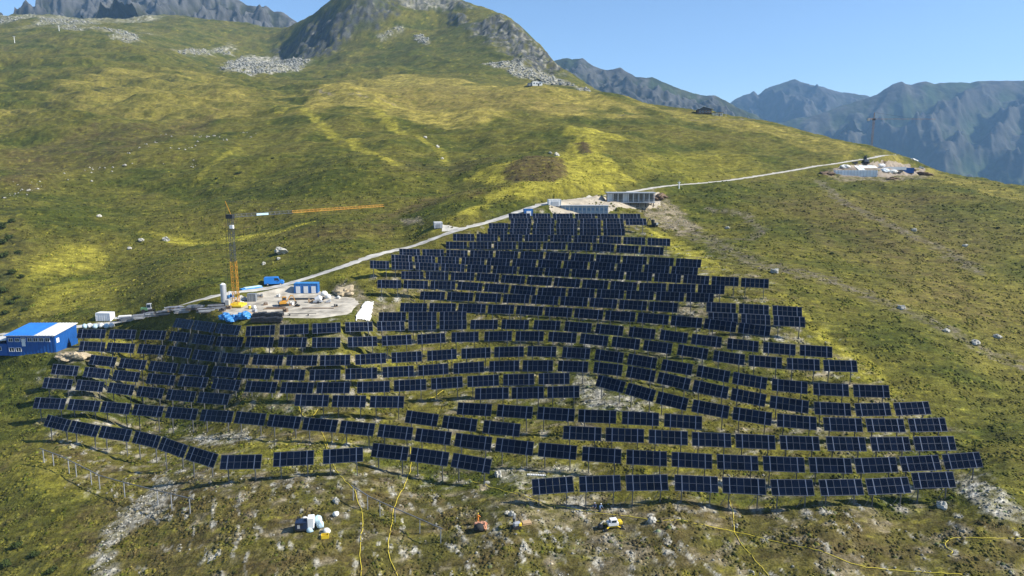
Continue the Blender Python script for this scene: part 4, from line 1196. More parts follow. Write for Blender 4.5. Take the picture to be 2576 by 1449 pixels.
# --- silo
p = gnd(564, 766)
t = thing('silo', p, 'slim white cylindrical silo left of the crane mast', 'silo')
MB().cyl((0, 0, .7), (0, 0, 5.6), .74, n=18).build('tank', M_lgrey, t, smooth=False)
MB().cyl((0, 0, 5.6), (0, 0, 6.0), .74, .25, 18).build('dome', M_white, t)
MB().cyl((0, 0, .25), (0, 0, .7), .3, .74, 18).build('cone', M_lgrey, t)
for i in range(4):
    MB().bar((.6 * math.cos(i * PI / 2 + .7), .6 * math.sin(i * PI / 2 + .7), -.3), (.62 * math.cos(i * PI / 2 + .7), .62 * math.sin(i * PI / 2 + .7), 1.0), .1).build('leg', M_steel_l, t)
MB().bar((.78, -.2, .3), (.78, -.2, 5.8), .05).bar((.78, .2, .3), (.78, .2, 5.8), .05).build('ladder', M_white, t)

# --- blue van on the road
def van(u, v, rz, label):
    p = gnd(u, v)
    t = thing('van', p, label, 'van', rz)
    prof = [(-2.8, .45), (-2.8, 2.35), (-2.6, 2.5), (.9, 2.5), (1.35, 2.35), (1.95, 1.55), (2.7, 1.3), (2.85, 1.05), (2.85, .45)]
    MB().prism(prof, -.98, .98).build('body', M_bluel2, t, bevel=.06)
    for s in (-1, 1):
        MB().add([(.15, s * 1.0, 1.5), (1.55, s * 1.0, 1.5), (1.2, s * 1.0, 2.2), (.15, s * 1.0, 2.2), (.15, s * .96, 1.5), (1.55, s * .96, 1.5), (1.2, s * .96, 2.2), (.15, s * .96, 2.2)],
                 [(0, 1, 2, 3), (7, 6, 5, 4), (0, 4, 5, 1), (1, 5, 6, 2), (2, 6, 7, 3), (3, 7, 4, 0)]).build('side_window', M_glass, t)
        MB().box((1.5, s * 1.1, 1.55), (.12, .22, .3)).build('mirror', M_black, t)
        MB().box((2.84, s * .7, .95), (.06, .3, .2)).build('headlight', M_white, t)
        for x in (-1.75, 1.85):
            w = MB().cyl((x, s * .74, .36), (x, s * 1.0, .36), .36, n=16).build('wheel', M_black, t)
            MB().cyl((x, s * .98, .36), (x, s * 1.02, .36), .2, n=12).build('rim', M_lgrey, w)
    MB().add([(1.40, -.8, 2.32), (1.40, .8, 2.32), (1.97, .85, 1.58), (1.97, -.85, 1.58), (1.46, -.8, 2.36), (1.46, .8, 2.36), (2.03, .85, 1.62), (2.03, -.85, 1.62)],
             [(0, 1, 2, 3), (4, 7, 6, 5), (0, 4, 5, 1), (1, 5, 6, 2), (2, 6, 7, 3), (3, 7, 4, 0)]).build('windscreen', M_glass, t)
    return t
M_bluel2 = plain('bright_blue_paint', (.02, .19, .58), 0.3, 0.0, 0.06, 0.5)
van(690, 717, heading(690, 717, 800, 692), 'bright blue panel van parked where the gravel road leaves the yard')

# --- containers and cabins
def container(name, u, v, w, d, h, m, label, rz=0.0, cat='container', doors=0, dm=None, rib=.35, roof=None):
    p = gnd(u, v)
    t = thing(name, (p.x, p.y, p.z), label, cat, rz)
    for nm, cx, cy, r_, ww in (('front_wall', 0, 0, 0, w), ('side_wall', w / 2, d / 2, PI / 2, d), ('side_wall', -w / 2, d / 2, -PI / 2, d), ('back_wall', 0, d, PI, w)):
        o = corrugated(ww, h, .08, rib, .04).build(nm, m, t, (cx, cy, .1)); o.rotation_euler = (0, 0, r_)
    MB().box((0, d / 2, h + .14), (w + .12, d + .12, .14)).build('roof', roof or m, t)
    MB().box((0, d / 2, .0), (w + .06, d + .06, .3)).build('base', M_dark, t)
    for x in (-w / 2, w / 2):
        for y in (0, d):
            MB().box((x, y, h / 2 + .1), (.16, .16, h)).build('corner_post', m, t)
    for i in range(doors):
        x = -w / 2 + w * (i + .5) / doors
        MB().box((x, -.09, h * .42), (w / doors * .55, .08, h * .7)).build('door', dm or M_white, t)
    return t
container('site_container', 770, 739, 6.7, 2.5, 2.9, M_blue2, 'blue ribbed container with three white doors at the back of the yard', 0.05, doors=3, roof=M_bluel)
container('equipment_box', 633, 760, 2.2, 1.6, 2.1, M_grey, 'dark grey metal box right of the crane foot', 0.1, 'box')
container('storage_container', 260, 809, 4.2, 2.2, 2.3, M_white, 'white box container beside the road above the blue building', -0.05, roof=M_white)
container('relay_hut', 1103, 575, 2.7, 2.3, 2.0, M_lgrey, 'small light grey hut standing alone beside the gravel track', 0.25, 'hut', roof=M_white, doors=1, dm=M_grey)
container('white_cabin', 1396, 520, 4.6, 2.5, 2.5, M_white, 'white cabin left of the glazed building by the road', 0.15, 'cabin', doors=1, dm=M_lgrey)
container('blue_container', 2283, 436, 6.4, 2.5, 2.8, M_blue, 'dark blue container beside the white sheeting on the right hand site', -0.1)
container('blue_box', 1330, 544, 3.0, 2.0, 2.4, M_blue2, 'small dark blue box at the left end of the topmost solar row', 0.2, 'box', doors=1, dm=M_white)

# --- long grey cabin row and the glazed building at the head of the park
p = gnd(1464, 534)
t = thing('long_cabin', (p.x, p.y - 1, p.z - .5), 'long low grey-blue cabin row directly above the topmost solar tables', 'cabin', -0.06)
w = 19.0; h = 2.9
MB().box((0, 1.6, h / 2), (w, 3.0, h)).build('wall', plain('blue_grey_cladding', (.33, .40, .48), .5, .2, .1, .5), t)
MB().box((0, 1.5, h + .12), (w + .5, 3.8, .16)).build('roof', M_lgrey, t)
for i in range(12):
    x = -w / 2 + w * (i + .5) / 12
    window(t, x, .1, 1.75, 1.05, 1.2, glass=M_blglass, frame=M_lgrey, mull=0)
for i in range(13):
    MB().box((-w / 2 + w * i / 12, -.02, h / 2), (.14, .2, h)).build('column', M_white, t)

p = gnd(1587, 519)
t = thing('glazed_building', (p.x, p.y, p.z), 'flat-roofed metal building with tall glazed bays raised on dark stilts', 'building', -0.02)
w = 18.0
for i in range(7):
    for y in (.4, 4.6):
        MB().bar((-w / 2 + .3 + (w - .6) * i / 6, y, -.4), (-w / 2 + .3 + (w - .6) * i / 6, y, 1.35), .3).build('stilt', M_dark, t)
MB().box((0, 2.5, 1.45), (w + .6, 5.8, .25)).build('floor_deck', M_lgrey, t)
MB().box((0, 3.4, 3.3), (w, 3.6, 3.4)).build('core_wall', M_grey, t)
MB().box((0, 2.5, 5.2), (w + 1.0, 6.4, .3)).build('roof', M_lgrey, t)
for i in range(10):
    MB().box((-w / 2 + w * i / 9, .1, 3.35), (.22, .22, 3.5)).build('column', M_white, t)
for i in range(9):
    x = -w / 2 + w * (i + .5) / 9
    if i in (0, 3):
        MB().box((x, 1.45, 3.3), (w / 9 - .3, .2, 3.2)).build('panel', M_white, t)
    else:
        window(t, x, 1.5, 3.3, w / 9 - .5, 2.9, glass=M_glass, frame=M_lgrey, mull=1 if i % 2 else 0)
MB().bar((-w / 2, -.25, 2.5), (w / 2, -.25, 2.5), .07).bar((-w / 2, -.25, 2.1), (w / 2, -.25, 2.1), .05).build('railing', M_lgrey, t)

# --- mounds and heaps
def heap(name, u, v, r, m, label, seed, cat='heap', sub_=7, rough=.42):
    p = gnd(u, v)
    o = MB().blob((0, 0, -.1), (r[0], r[1], r[2] * .75), seed, sub_, rough).build(name, m, None, p, False)
    put(o, label, cat, 'heaps of earth and rubble')
    return o
heap('spoil_heap', 182, 897, (3.6, 2.6, 1.5), M_sand, 'pale sandy spoil heap at the right corner of the blue building', 5)
heap('earth_mound', 1652, 497, (3.2, 4.2, 2.0), M_earth, 'dark earth mound at the right end of the glazed building', 6)
heap('rubble_heap', 868, 735, (3.6, 3.2, 1.6), M_sand, 'brown rubble heap at the right back of the yard', 7)
heap('earth_heap', 2315, 438, (5.5, 3.0, 1.6), M_earth, 'dark earth heap right of the blue container on the far site', 8)
heap('earth_pile', 2080, 438, (4.0, 2.6, 1.5), M_earth, 'dark earth pile at the left end of the white sheeting on the far site', 9)
heap('dirt_heap', 2245, 450, (3.6, 2.0, 1.2), M_earth, 'small dark dirt heap below the blue container on the far site', 10)
heap('gravel_heap', 600, 752, (1.8, 1.5, .9), M_conc, 'small grey gravel heap behind the crane foot', 12)

def slabs(name, u, v, rz, items, label, cat, group=None):
    """things stacked or laid side by side: (dx, dy, dz, w, d, h, part, material)"""
    p = gnd(u, v)
    t = thing(name, p, label, cat, rz, group)
    for dx, dy, dz, w, d, h, nm, m in items:
        MB().box((dx, dy, dz + h / 2), (w, d, h)).build(nm, m, t)
    return t

# --- stacked modules in the yard
for nm_, (u, v), lab in (('module_stack', (675, 797), 'rear of two dark stacks of solar modules in the yard'), ('module_stack', (672, 809), 'front of two dark stacks of solar modules in the yard')):
    it = [(-3.3 + 1.1 * i, 0, .25, 1.04, 1.75, .75 + .12 * ((i * 7) % 3), 'module_pack', M_dark) for i in range(7)]
    it += [(-3.3 + 1.1 * i, 0, 0, 1.0, 1.6, .22, 'pallet', M_wood2) for i in range(7)]
    slabs(nm_, u, v, 0.03, it, lab, 'stack', 'stacks of solar modules')
slabs('profile_stack', 760, 755, 0.02, [(0, .28 * i, .12, 7.2, .22, .35, 'profile', M_dark) for i in range(4)] + [(x, .4, 0, .15, 1.4, .12, 'bearer', M_wood) for x in (-2.8, 0, 2.8)], 'long dark stack of profiles in front of the blue container', 'stack')
slabs('timber_stack', 690, 779, 0.05, [(0, .3 * i, .1 + .0, 5.5, .22, .22, 'beam', M_wood) for i in range(5)] + [(.3, .3 * i + .1, .33, 5.0, .2, .2, 'beam', M_wood2) for i in range(4)], 'stack of brown timber beams in the middle of the yard', 'stack')
slabs('beam_row', 800, 777, -0.02, [(0, 0, 0, 8.5, .35, .3, 'beam', M_wood2), (.8, .45, 0, 7.0, .35, .25, 'beam', M_wood)], 'long low row of brown beams across the right half of the yard', 'stack')
slabs('frame_trestle', 760, 795, 0.0, [(0, 0, .55, 7.4, .12, .12, 'rail', M_dark)] + [(x, 0, 0, .14, .7, .6, 'trestle', M_dark) for x in (-3.2, 1.6)], 'thin dark rail on two trestles on the empty right of the yard', 'trestle')
slabs('blue_sheet_pile', 632, 726, heading(632, 726, 690, 712), [(0, 0, 0, 6.4, 1.6, .35, 'sheet_pack', M_bluel), (.5, .1, .36, 5.2, 1.4, .2, 'sheet_pack', M_palebl)], 'long flat pile of blue sheeting at the yard edge left of the van', 'pile')

# --- blue tarpaulin bundles
for i, (u, v, r, lab) in enumerate([(566, 803, (1.5, 1.2, 1.1), 'leftmost crumpled blue tarpaulin bundle at the front edge of the yard'), (586, 806, (1.7, 1.3, 1.0), 'middle crumpled blue tarpaulin bundle below the crane'),
                                    (617, 801, (1.5, 1.3, 1.2), 'upright bright blue tarpaulin bundle left of the module stacks'), (600, 803, (1.0, 1.0, .8), 'small blue tarpaulin bundle between the two larger ones'),
                                    (583, 753, (.9, .8, 1.0), 'blue tarpaulin bundle between the silo and the crane')]):
    p = gnd(u, v)
    o = MB().blob((0, 0, r[2] * .45), r, 40 + i, 4, .3, .5).build('tarpaulin_bundle', M_bluel, None, p, False)
    put(o, lab, 'tarpaulin', 'blue tarpaulin bundles in the yard')

# --- mini excavator builder
def excavator(u, v, rz, m, label, s=1.0, arm=M_orange, cabm=None):
    p = gnd(u, v)
    t = thing('excavator', p, label, 'excavator', rz, 'tracked excavators', s)
    for sd in (-1, 1):
        tr = MB()
        pr = [(-1.2, .15), (-1.0, 0), (1.0, 0), (1.2, .15), (1.2, .45), (1.0, .6), (-1.0, .6), (-1.2, .45)]
        tr.prism(pr, sd * .75 - .2, sd * .75 + .2).build('track', M_black, t)
    MB().box((0, 0, .55), (1.2, 1.2, .3)).build('undercarriage', M_dark, t)
    MB().box((-.35, 0, 1.05), (1.9, 1.6, .7)).build('body', m, t, bevel=.08)
    MB().box((-1.15, 0, 1.05), (.5, 1.5, .8)).build('counterweight', M_grey, t, bevel=.1)
    cab_ = MB().box((.25, .35, 1.95), (1.05, .85, 1.2)).build('cab', cabm or m, t, bevel=.06)
    MB().box((.79, .35, 2.0), (.04, .7, .85)).build('windscreen', M_glass, cab_)
    for sd in (-.1, .8):
        MB().box((.25, sd, 2.0), (.8, .04, .75)).build('side_window', M_glass, cab_)
    MB().bar((.7, -.3, 1.1), (1.9, -.3, 2.9), .24, .22).bar((1.9, -.3, 2.9), (2.5, -.3, 2.7), .22, .2).build('boom', arm, t)
    MB().bar((2.45, -.3, 2.75), (3.1, -.3, 1.1), .18, .16).build('stick', arm, t)
    MB().prism([(2.85, 1.15), (3.35, 1.1), (3.4, .6), (3.0, .35), (2.75, .55), (3.1, .75)], -.62, .02).build('bucket', M_dark, t)
    MB().bar((.8, -.3, 1.6), (1.6, -.3, 2.6), .1).build('ram', M_lgrey, t)
    MB().box((1.5, 0, .3), (.12, 1.7, .45)).build('dozer_blade', m, t)
    return t
excavator(714, 770, 0.5, M_orange, 'orange mini excavator in the middle of the gravel yard')
excavator(1645, 570, 2.4, M_dark, 'dark excavator on the bare slope at the right of the top rows', 1.0, M_dark)
excavator(2178, 412, 1.3, M_dark, 'dark excavator with raised arm above the white sheeting on the far site', 1.7, M_dark)

# --- white mixer and pump gear at the back right of the yard
p = gnd(800, 763)
t = thing('concrete_mixer', p, 'white mixer trailer at the back right of the yard', 'mixer', 0.3)
MB().box((0, 0, .55), (2.6, 1.3, .2)).build('chassis', M_lgrey, t)
MB().cyl((-.7, 0, 1.0), (.55, 0, 1.5), .55, .85, 14).build('drum', M_white, t)
MB().cyl((.55, 0, 1.5), (1.05, 0, 1.75), .85, .4, 14).build('drum_mouth', M_white, t)
for sd in (-1, 1):
    MB().cyl((0, sd * .65, .35), (0, sd * .85, .35), .35, n=14).build('wheel', M_black, t)
MB().bar((1.2, 0, .5), (2.4, 0, .35), .1).build('drawbar', M_dark, t)
for i, (u, v, r, lab) in enumerate([(816, 744, (1.0, .9, .9), 'white sack against the brown rubble heap'), (826, 751, (.8, .8, .7), 'smaller white sack in front of the rubble heap'), (640, 777, (.5, .5, .6), 'small white sack right of the crane chassis')]):
    p = gnd(u, v); o = MB().blob((0, 0, r[2] * .6), r, 60 + i, 3, .12, .6).build('sack', M_sack, None, p, True); put(o, lab, 'sack', 'sacks in the yard')
for i, (u, v, lab) in enumerate([(611, 768, 'yellow drum right of the crane foot'), (585, 770, 'yellow drum left of the crane foot'), (628, 777, 'yellow drum in front of the grey box')]):
    p = gnd(u, v); t = thing('drum', p, lab, 'drum', 0, 'yellow drums round the crane')
    MB().cyl((0, 0, 0), (0, 0, .95), .38, n=14).build('shell', M_yel, t); MB().cyl((0, 0, .95), (0, 0, 1.0), .34, n=14).build('lid', M_white, t)

# --- loose gear that fills the yard
GEAR = [(655, 747, 'pallet of grey boxes behind the grey metal box', M_grey, 1.6), (668, 768, 'pallet of brown boards in the yard centre', M_wood2, 1.3), (735, 768, 'pallet of pale bags right of the orange excavator', M_sack, 1.2),
        (748, 772, 'pallet of dark parts right of the pale bags', M_dark, 1.3), (782, 761, 'pallet of timber left of the white mixer', M_wood, 1.4), (826, 762, 'pallet of grey parts right of the white mixer', M_lgrey, 1.3),
        (845, 772, 'small dark pallet at the right edge of the yard', M_dark, 1.0), (560, 783, 'dark pallet at the left tip of the yard', M_pile, 1.6), (575, 778, 'brown pallet at the left tip of the yard', M_wood2, 1.4),
        (626, 790, 'pale pallet in front of the crane chassis', M_wood, 1.4), (640, 786, 'grey pallet in front of the crane chassis', M_lgrey, 1.2), (718, 785, 'brown pallet between the stacks and the beam row', M_wood2, 1.2),
        (850, 752, 'pale pallet below the rubble heap', M_offw, 1.2), (812, 755, 'dark pallet behind the mixer', M_dark, 1.1), (700, 748, 'small pale pallet behind the orange excavator', M_offw, 1.0)]
for i, (u, v, lab, m_, w_) in enumerate(GEAR):
    it = [(0, -.42 + .42 * k_, 0, w_, .1, .12, 'bearer', M_wood2) for k_ in range(3)] + [(0, 0, .12, w_, 1.0, .04, 'deck', M_wood)]
    for k_ in range(3):
        it.append((random.uniform(-.1, .1) + (k_ - 1) * w_ * .31, random.uniform(-.1, .1), .17, w_ * .29, .8, random.uniform(.3, .95), 'load', m_))
    slabs('pallet', u, v, random.uniform(-.4, .4), it, lab, 'pallet', 'loaded pallets in the yard')
# --- dark bundles of steel posts along the road left of the yard
for i, (u, v, rz, m1, lab) in enumerate([(520, 786, .35, M_pile, 'dark steel bundle nearest the yard on the road verge'), (492, 778, .35, M_pile, 'dark steel bundle second from the yard on the road verge'), (462, 786, .35, M_pile2, 'grey profile bundle in the middle of the road verge'),
                                         (440, 781, .4, M_wood2, 'brown timber bundle on the road verge'), (414, 792, .4, M_pile, 'dark steel bundle left of the brown timber bundle'), (388, 795, .4, M_pile2, 'grey profile bundle right of the green machine'),
                                         (356, 801, .4, M_pile2, 'grey profile bundle in front of the green machine'), (326, 807, .35, M_pile2, 'grey profile bundle left of the green machine'), (545, 776, .3, M_pile, 'dark steel bundle at the foot of the silo')]):
    p = gnd(u, v); t = thing('post_bundle', p, lab, 'bundle', rz, 'bundles along the road verge')
    for k_ in range(16):
        MB().box((random.uniform(-.4, .4), -.8 + .26 * (k_ % 4) * 1.7, .15 + .3 * (k_ // 4)), (4.4 + random.uniform(-.9, .7), .24, .26), random.uniform(-.08, .08)).build('post', random.choice((m1, m1, M_pile2, M_lgrey)), t)
    for x in (-1.5, 1.5):
        MB().box((x, -.1, -.02), (.14, 1.9, .12)).build('bearer', M_wood, t)
# --- sacks by the blue building
for i, (u, v) in enumerate([(214, 826), (226, 824), (240, 826), (254, 824), (268, 825), (282, 823)]):
    p = gnd(u, v); r = (.75, .7, .75)
    o = MB().blob((0, 0, .5), r, 80 + i, 3, .12, .65).build('bulk_bag', M_sack if i % 2 else M_palebl, None, p, True)
    put(o, '%s of six pale bulk bags above the second solar row' % ['leftmost', 'second from left', 'third from left', 'third from right', 'second from right', 'rightmost'][i], 'bulk bag', 'bulk bags in a row')
# --- loader by the road
p = gnd(372, 786)
t = thing('wheel_loader', p, 'small green and grey loader standing on the road verge', 'loader', 0.25)
MB().box((-.8, 0, 1.1), (1.9, 1.4, .9)).build('engine_cover', plain('green_machine_paint', (.10, .22, .10), .5, .1, .1, .7), t, bevel=.1)
cb_ = MB().box((.5, 0, 1.8), (1.2, 1.3, 1.7)).build('cab', M_lgrey, t, bevel=.08)
for sd in (-1, 1):
    MB().box((.5, sd * .66, 2.0), (.9, .04, .9)).build('side_window', M_glass, cb_)
    for x in (-1.0, .9):
        MB().cyl((x, sd * .55, .55), (x, sd * .95, .55), .55, n=16).build('wheel', M_black, t)
MB().box((1.12, 0, 2.0), (.04, 1.1, 1.0)).build('windscreen', M_glass, cb_)
MB().bar((.9, -.5, 1.2), (2.1, -.5, .5), .18).bar((.9, .5, 1.2), (2.1, .5, .5), .18).build('lift_arm', M_dark, t)
MB().prism([(2.0, .1), (2.9, .05), (2.9, .15), (2.2, .3), (2.15, .9), (2.0, .9)], -.9, .9).build('bucket', M_dark, t)
# --- flat trailer with light load
p = gnd(312, 806)
t = thing('flat_trailer', p, 'white flat trailer between the white container and the green loader', 'trailer', 0.3)
MB().box((0, 0, .8), (4.6, 1.9, .2)).build('bed', M_offw, t); MB().box((.3, 0, 1.15), (3.2, 1.5, .5)).build('load', M_sack, t)
for x in (-1.3, -.4):
    for sd in (-1, 1): MB().cyl((x, sd * .75, .38), (x, sd * .98, .38), .38, n=14).build('wheel', M_black, t)
MB().bar((2.2, 0, .7), (3.4, 0, .45), .12).build('drawbar', M_dark, t)
# --- white geotextile running down the bank
def drape(name, outline_px, lift, mat, label, cat, step=.35, amp=.10):
    w = np.array(cast_poly(outline_px))
    x = np.arange(w[:, 0].min() - .3, w[:, 0].max() + .3, step); y = np.arange(w[:, 1].min() - .3, w[:, 1].max() + .3, step)
    X, Y = np.meshgrid(x, y); sd = poly_sd(X, Y, [tuple(q) for q in w])
    Z = F(X.ravel(), Y.ravel()).reshape(X.shape) + lift + amp * (1 + np.abs(fbm(X / 1.2, Y / 2.0, 3)))
    idx = np.full(X.shape, -1); vv = []; ff = []
    for a_, b_ in zip(*np.nonzero(sd > -step * .5)):
        idx[a_, b_] = len(vv); vv.append((X[a_, b_], Y[a_, b_], Z[a_, b_]))
    for a_ in range(X.shape[0] - 1):
        for b_ in range(X.shape[1] - 1):
            q = (idx[a_, b_], idx[a_, b_ + 1], idx[a_ + 1, b_ + 1], idx[a_ + 1, b_])
            if min(q) >= 0: ff.append(q)
    o = MB().add(vv, ff).build(name, mat, None, None, True)
    so = o.modifiers.new('cloth', 'SOLIDIFY'); so.thickness = .03; so.offset = 1
    if label: put(o, label, cat)
    return o
drape('white_sheet', [(893, 812), (913, 770), (920, 762), (941, 762), (936, 790), (931, 812)], .10, M_offw, 'long white fabric sheet lying down the bank right of the yard', 'sheet', .25, .28)
# foundations of the far site: low pale walls and slabs
M_found = plain('pale_formwork', (.60, .67, .72), .7, 0, .12, .4)
p = gnd(2153, 443)
t = thing('foundation_wall', p, 'long low pale wall with formwork posts at the left of the far site', 'foundation', -0.03)
MB().box((0, .6, 1.4), (22.5, .9, 3.4)).build('wall', M_found, t)
for k_ in range(14):
    MB().box((-10.8 + 1.66 * k_, .08, 1.1), (.16, .14, 4.0)).build('formwork_post', M_lgrey, t)
MB().box((-2, 4.0, .9), (18, 5.6, .25)).build('floor_slab', M_offw, t)
for k_ in range(3):
    MB().box((-7 + 6 * k_, 1.4 + .02 * k_, 3.2), (4.6, .5, .1)).build('plank', M_wood, t)
p = gnd(2190, 431)
t = thing('sheeted_bank', p, 'sloping pale sheeting behind the low wall of the far site', 'sheeting', 0.12)
for k_ in range(5):
    MB().add([(-6 + 2.5 * k_, 0, .2), (-3.6 + 2.5 * k_, 0, .15), (-3.2 + 2.5 * k_, 6.5, 3.0 + .15 * (k_ % 2)), (-5.6 + 2.5 * k_, 6.5, 3.1), (-6 + 2.5 * k_, 0, .0), (-3.6 + 2.5 * k_, 0, .0), (-3.2 + 2.5 * k_, 6.5, 2.8), (-5.6 + 2.5 * k_, 6.5, 2.8)],
             [(0, 1, 2, 3), (7, 6, 5, 4), (0, 4, 5, 1), (1, 5, 6, 2), (2, 6, 7, 3), (3, 7, 4, 0)]).build('sheet', M_found if k_ % 2 else M_offw, t)
for i_, (u, v, w_, m_, lab) in enumerate([(2228, 434, 5.5, M_found, 'pale tarpaulined block right of the sloping sheeting on the far site'), (2247, 437, 5.0, M_offw, 'off-white tarpaulined block left of the dark blue container'), (2128, 424, 6.0, M_offw, 'off-white tarpaulined block behind the left half of the low wall'), (2215, 421, 6.0, M_white, 'white tarpaulined block behind the sloping sheeting')]):
    p = gnd(u, v)
    t = thing('covered_stack', p, lab, 'covered stack', random.uniform(-.15, .15), 'tarpaulined stacks on the far site')
    MB().blob((0, 1.0, .9), (w_ / 2, 1.6, 1.3), 900 + i_, 5, .16, .6).build('tarpaulin', m_, t)
    MB().box((0, 1.0, .1), (w_ * .8, 2.2, .4)).build('pallet', M_wood2, t)
p = gnd(2250, 427)
t = thing('concrete_slab', p, 'bright white slab left of the blue container on the far site', 'slab', -0.04)
t.location.z += .7
MB().box((0, 3, .0), (13, 5.5, 1.6)).build('slab', M_white, t)
for k_ in range(7): MB().bar((-6 + 2 * k_, .4, .6), (-6 + 2 * k_, .4, 1.5), .07).build('rebar', M_dark, t)
for i_, (u, v, w_, m_, lab) in enumerate([(2120, 421, 2.4, M_grey, 'grey material stack behind the left end of the low wall'), (2150, 412, 3.4, M_dark, 'dark material stack left of the excavator on the far site'), (2225, 409, 2.2, M_wood, 'timber stack behind the sheeting on the far site'),
                                      (2300, 430, 2.0, M_wood2, 'brown stack right of the blue container'), (2262, 436, 1.8, M_dark, 'dark stack left below the blue container'), (2318, 424, 2.2, M_offw, 'pale stack at the right end of the far site'), (2203, 441, 1.6, M_dark, 'dark stack in front of the sheeting')]):
    slabs('material_stack', u, v, random.uniform(-.3, .3), [(0, 0, .0, w_, 1.4, .15, 'bearer', M_wood2)] + [(-.3 * w_ + .3 * w_ * k_, 0, .15, w_ * .27, 1.3, random.uniform(.5, 1.3), 'load', m_) for k_ in range(3)], lab, 'stack', 'material stacks on the far site')
drape('tarpaulin', [(2288, 403), (2300, 397), (2314, 405), (2308, 408)], .6, M_offw, 'white tarpaulin on the crest at the right of the far site', 'tarpaulin', .8)

# --- second crane behind the crest
q = unproj(2192, 372, 470)
t = thing('tower_crane', (q[0], q[1], gz(q[0], q[1]) - .3), 'thin brown tower crane on the skyline above the far construction site', 'crane')
hz_ = float(unproj(2197, 302, 470)[2] - gz(q[0], q[1]))
M_crane2 = plain('rust_brown_crane_paint', (.30, .18, .11), .6, .1, .15, .5)
lattice((0, 0, 0), (0, 0, hz_), .9, .09, 2.2).build('mast', M_crane2, t)
MB().box((0, 0, hz_ + .5), (1.6, 1.6, 1.2)).build('slewing_head', M_dark, t)
lattice((0, 0, hz_ + .8), (-5, -2, hz_ + .8), .8, .1, 1.6, True).build('counter_jib', M_crane2, t)
lattice((0, 0, hz_ + .8), (44, 4, hz_ + 1.0), .45, .06, 1.8, True).build('jib', M_crane2, t)
MB().box((-4.6, -1.9, hz_ + .2), (1.3, 1.3, 1.6)).build('counterweight', M_conc, t)
MB().bar((0, 0, hz_ + 1), (0, 0, hz_ + 5), .3).build('cat_head', M_crane2, t)
MB().bar((0, 0, hz_ + 5), (28, 2.6, hz_ + 1.3), .08).build('stay_cable', M_dark, t)

# --- mountain huts on the skyline
p = gnd(1352, 216)
t = thing('mountain_hut', p, 'small white and dark mountain hut below the rocky peak', 'hut', 0.2)
MB().box((0, 3, 2.0), (9.5, 6, 4.0)).build('wall', M_white, t)
MB().prism([(-5.6, 3.7), (0, 6.2), (5.6, 3.7), (5.6, 3.95), (0, 6.5), (-5.6, 3.95)], -.6, 6.6).build('roof', M_roofd, t)
MB().box((-6.4, 3, 1.3), (3.6, 5, 2.6)).build('annex', M_grey, t)
for x in (-3, -.5, 2.6): window(t, x, -.02, 2.2, 1.3, 1.3)
MB().box((1.1, -.05, 1.1), (1.2, .1, 2.2)).build('door', M_dark, t)

p = gnd(1772, 287)
t = thing('lodge', p, 'dark timber lodge with pale low roof on the grassy skyline', 'lodge', -0.1)
MB().box((0, 4, 2.0), (11.5, 7, 4.2)).build('wall', M_wood2, t)
MB().prism([(-8.2, 2.9), (-1.0, 5.9), (7.4, 3.7), (7.4, 4.0), (-1.0, 6.25), (-8.2, 3.2)], -.9, 8.2).build('roof', plain('zinc_roof', (.48, .52, .54), .5, .3, .1, .4), t)
MB().prism([(-6.2, 3.0), (-1.0, 5.6), (5.6, 3.8), (5.6, 3.0)], -.3, .3).build('gable', M_roofd, t)
for x in (-3.4, -1.0, 1.6, 4.0): window(t, x, .48, 2.1, 1.3, 1.3)
MB().box((3.0, -.6, .9), (5.5, 2.0, .2)).build('terrace', M_wood, t)
MB().box((1.0, 5.0, 6.0), (.9, .9, 1.6)).build('chimney', M_conc, t)
p = gnd(1809, 292)
t = thing('annex_house', p, 'small cream flat-roofed house right of the lodge', 'house', -0.05)
MB().box((0, 2, 1.3), (5.6, 4, 2.8)).build('wall', M_cream, t); MB().box((0, 2, 2.85), (6.4, 4.8, .35)).build('roof', M_roofd, t)
for x in (-1.6, 1.5): window(t, x, -.02, 1.5, 1.0, 1.0)
MB().box((0, -.04, .9), (.9, .08, 1.9)).build('door', M_wood2, t)
p = gnd(1795, 290)
t = thing('garden_shed', p, 'tiny cream shed between the lodge and the cream house', 'shed', 0.0)
MB().box((0, 1, .9), (2.4, 2, 1.8)).build('wall', M_cream, t); MB().prism([(-1.5, 1.75), (0, 2.4), (1.5, 1.75)], -.2, 2.2).build('roof', M_roofd, t)
p = gnd(1826, 294)
t = thing('mast', p, 'slim grey mast standing right of the cream house', 'mast')
MB().cyl((0, 0, -.3), (0, 0, 5.2), .16, .1, 8).build('pole', M_lgrey, t); MB().box((0, 0, 5.0), (.7, .3, .5)).build('antenna', M_lgrey, t)
p = gnd(1708, 474)
t = thing('weather_station', p, 'white measuring column beside the gravel road right of the glazed building', 'measuring station')
MB().cyl((0, 0, -.2), (0, 0, 2.9), .26, .22, 10).build('column', M_white, t); MB().box((0, 0, 2.6), (1.3, .25, .35)).build('crossarm', M_white, t); MB().cyl((0, 0, 2.9), (0, 0, 3.5), .1, .05, 8).build('sensor', M_lgrey, t)
for i, (u, v, h, lab) in enumerate([(37, 108, 9, 'white lift pylon at the left edge of the high pasture'), (149, 78, 8, 'white lift pylon on the high pasture below the stony slope')]):
    p = gnd(u, v); t = thing('lift_pylon', p, lab, 'pylon', 0.4, 'lift pylons on the high pasture')
    MB().cyl((0, 0, -1), (0, 0, h), .45, .28, 8).build('mast', M_white, t); MB().box((0, 0, h), (4.2, .4, .35)).build('crossarm', M_lgrey, t)
    for sd in (-1, 1): MB().box((sd * 1.8, 0, h - .35), (.4, 1.6, .35)).build('roller_set', M_dark, t)

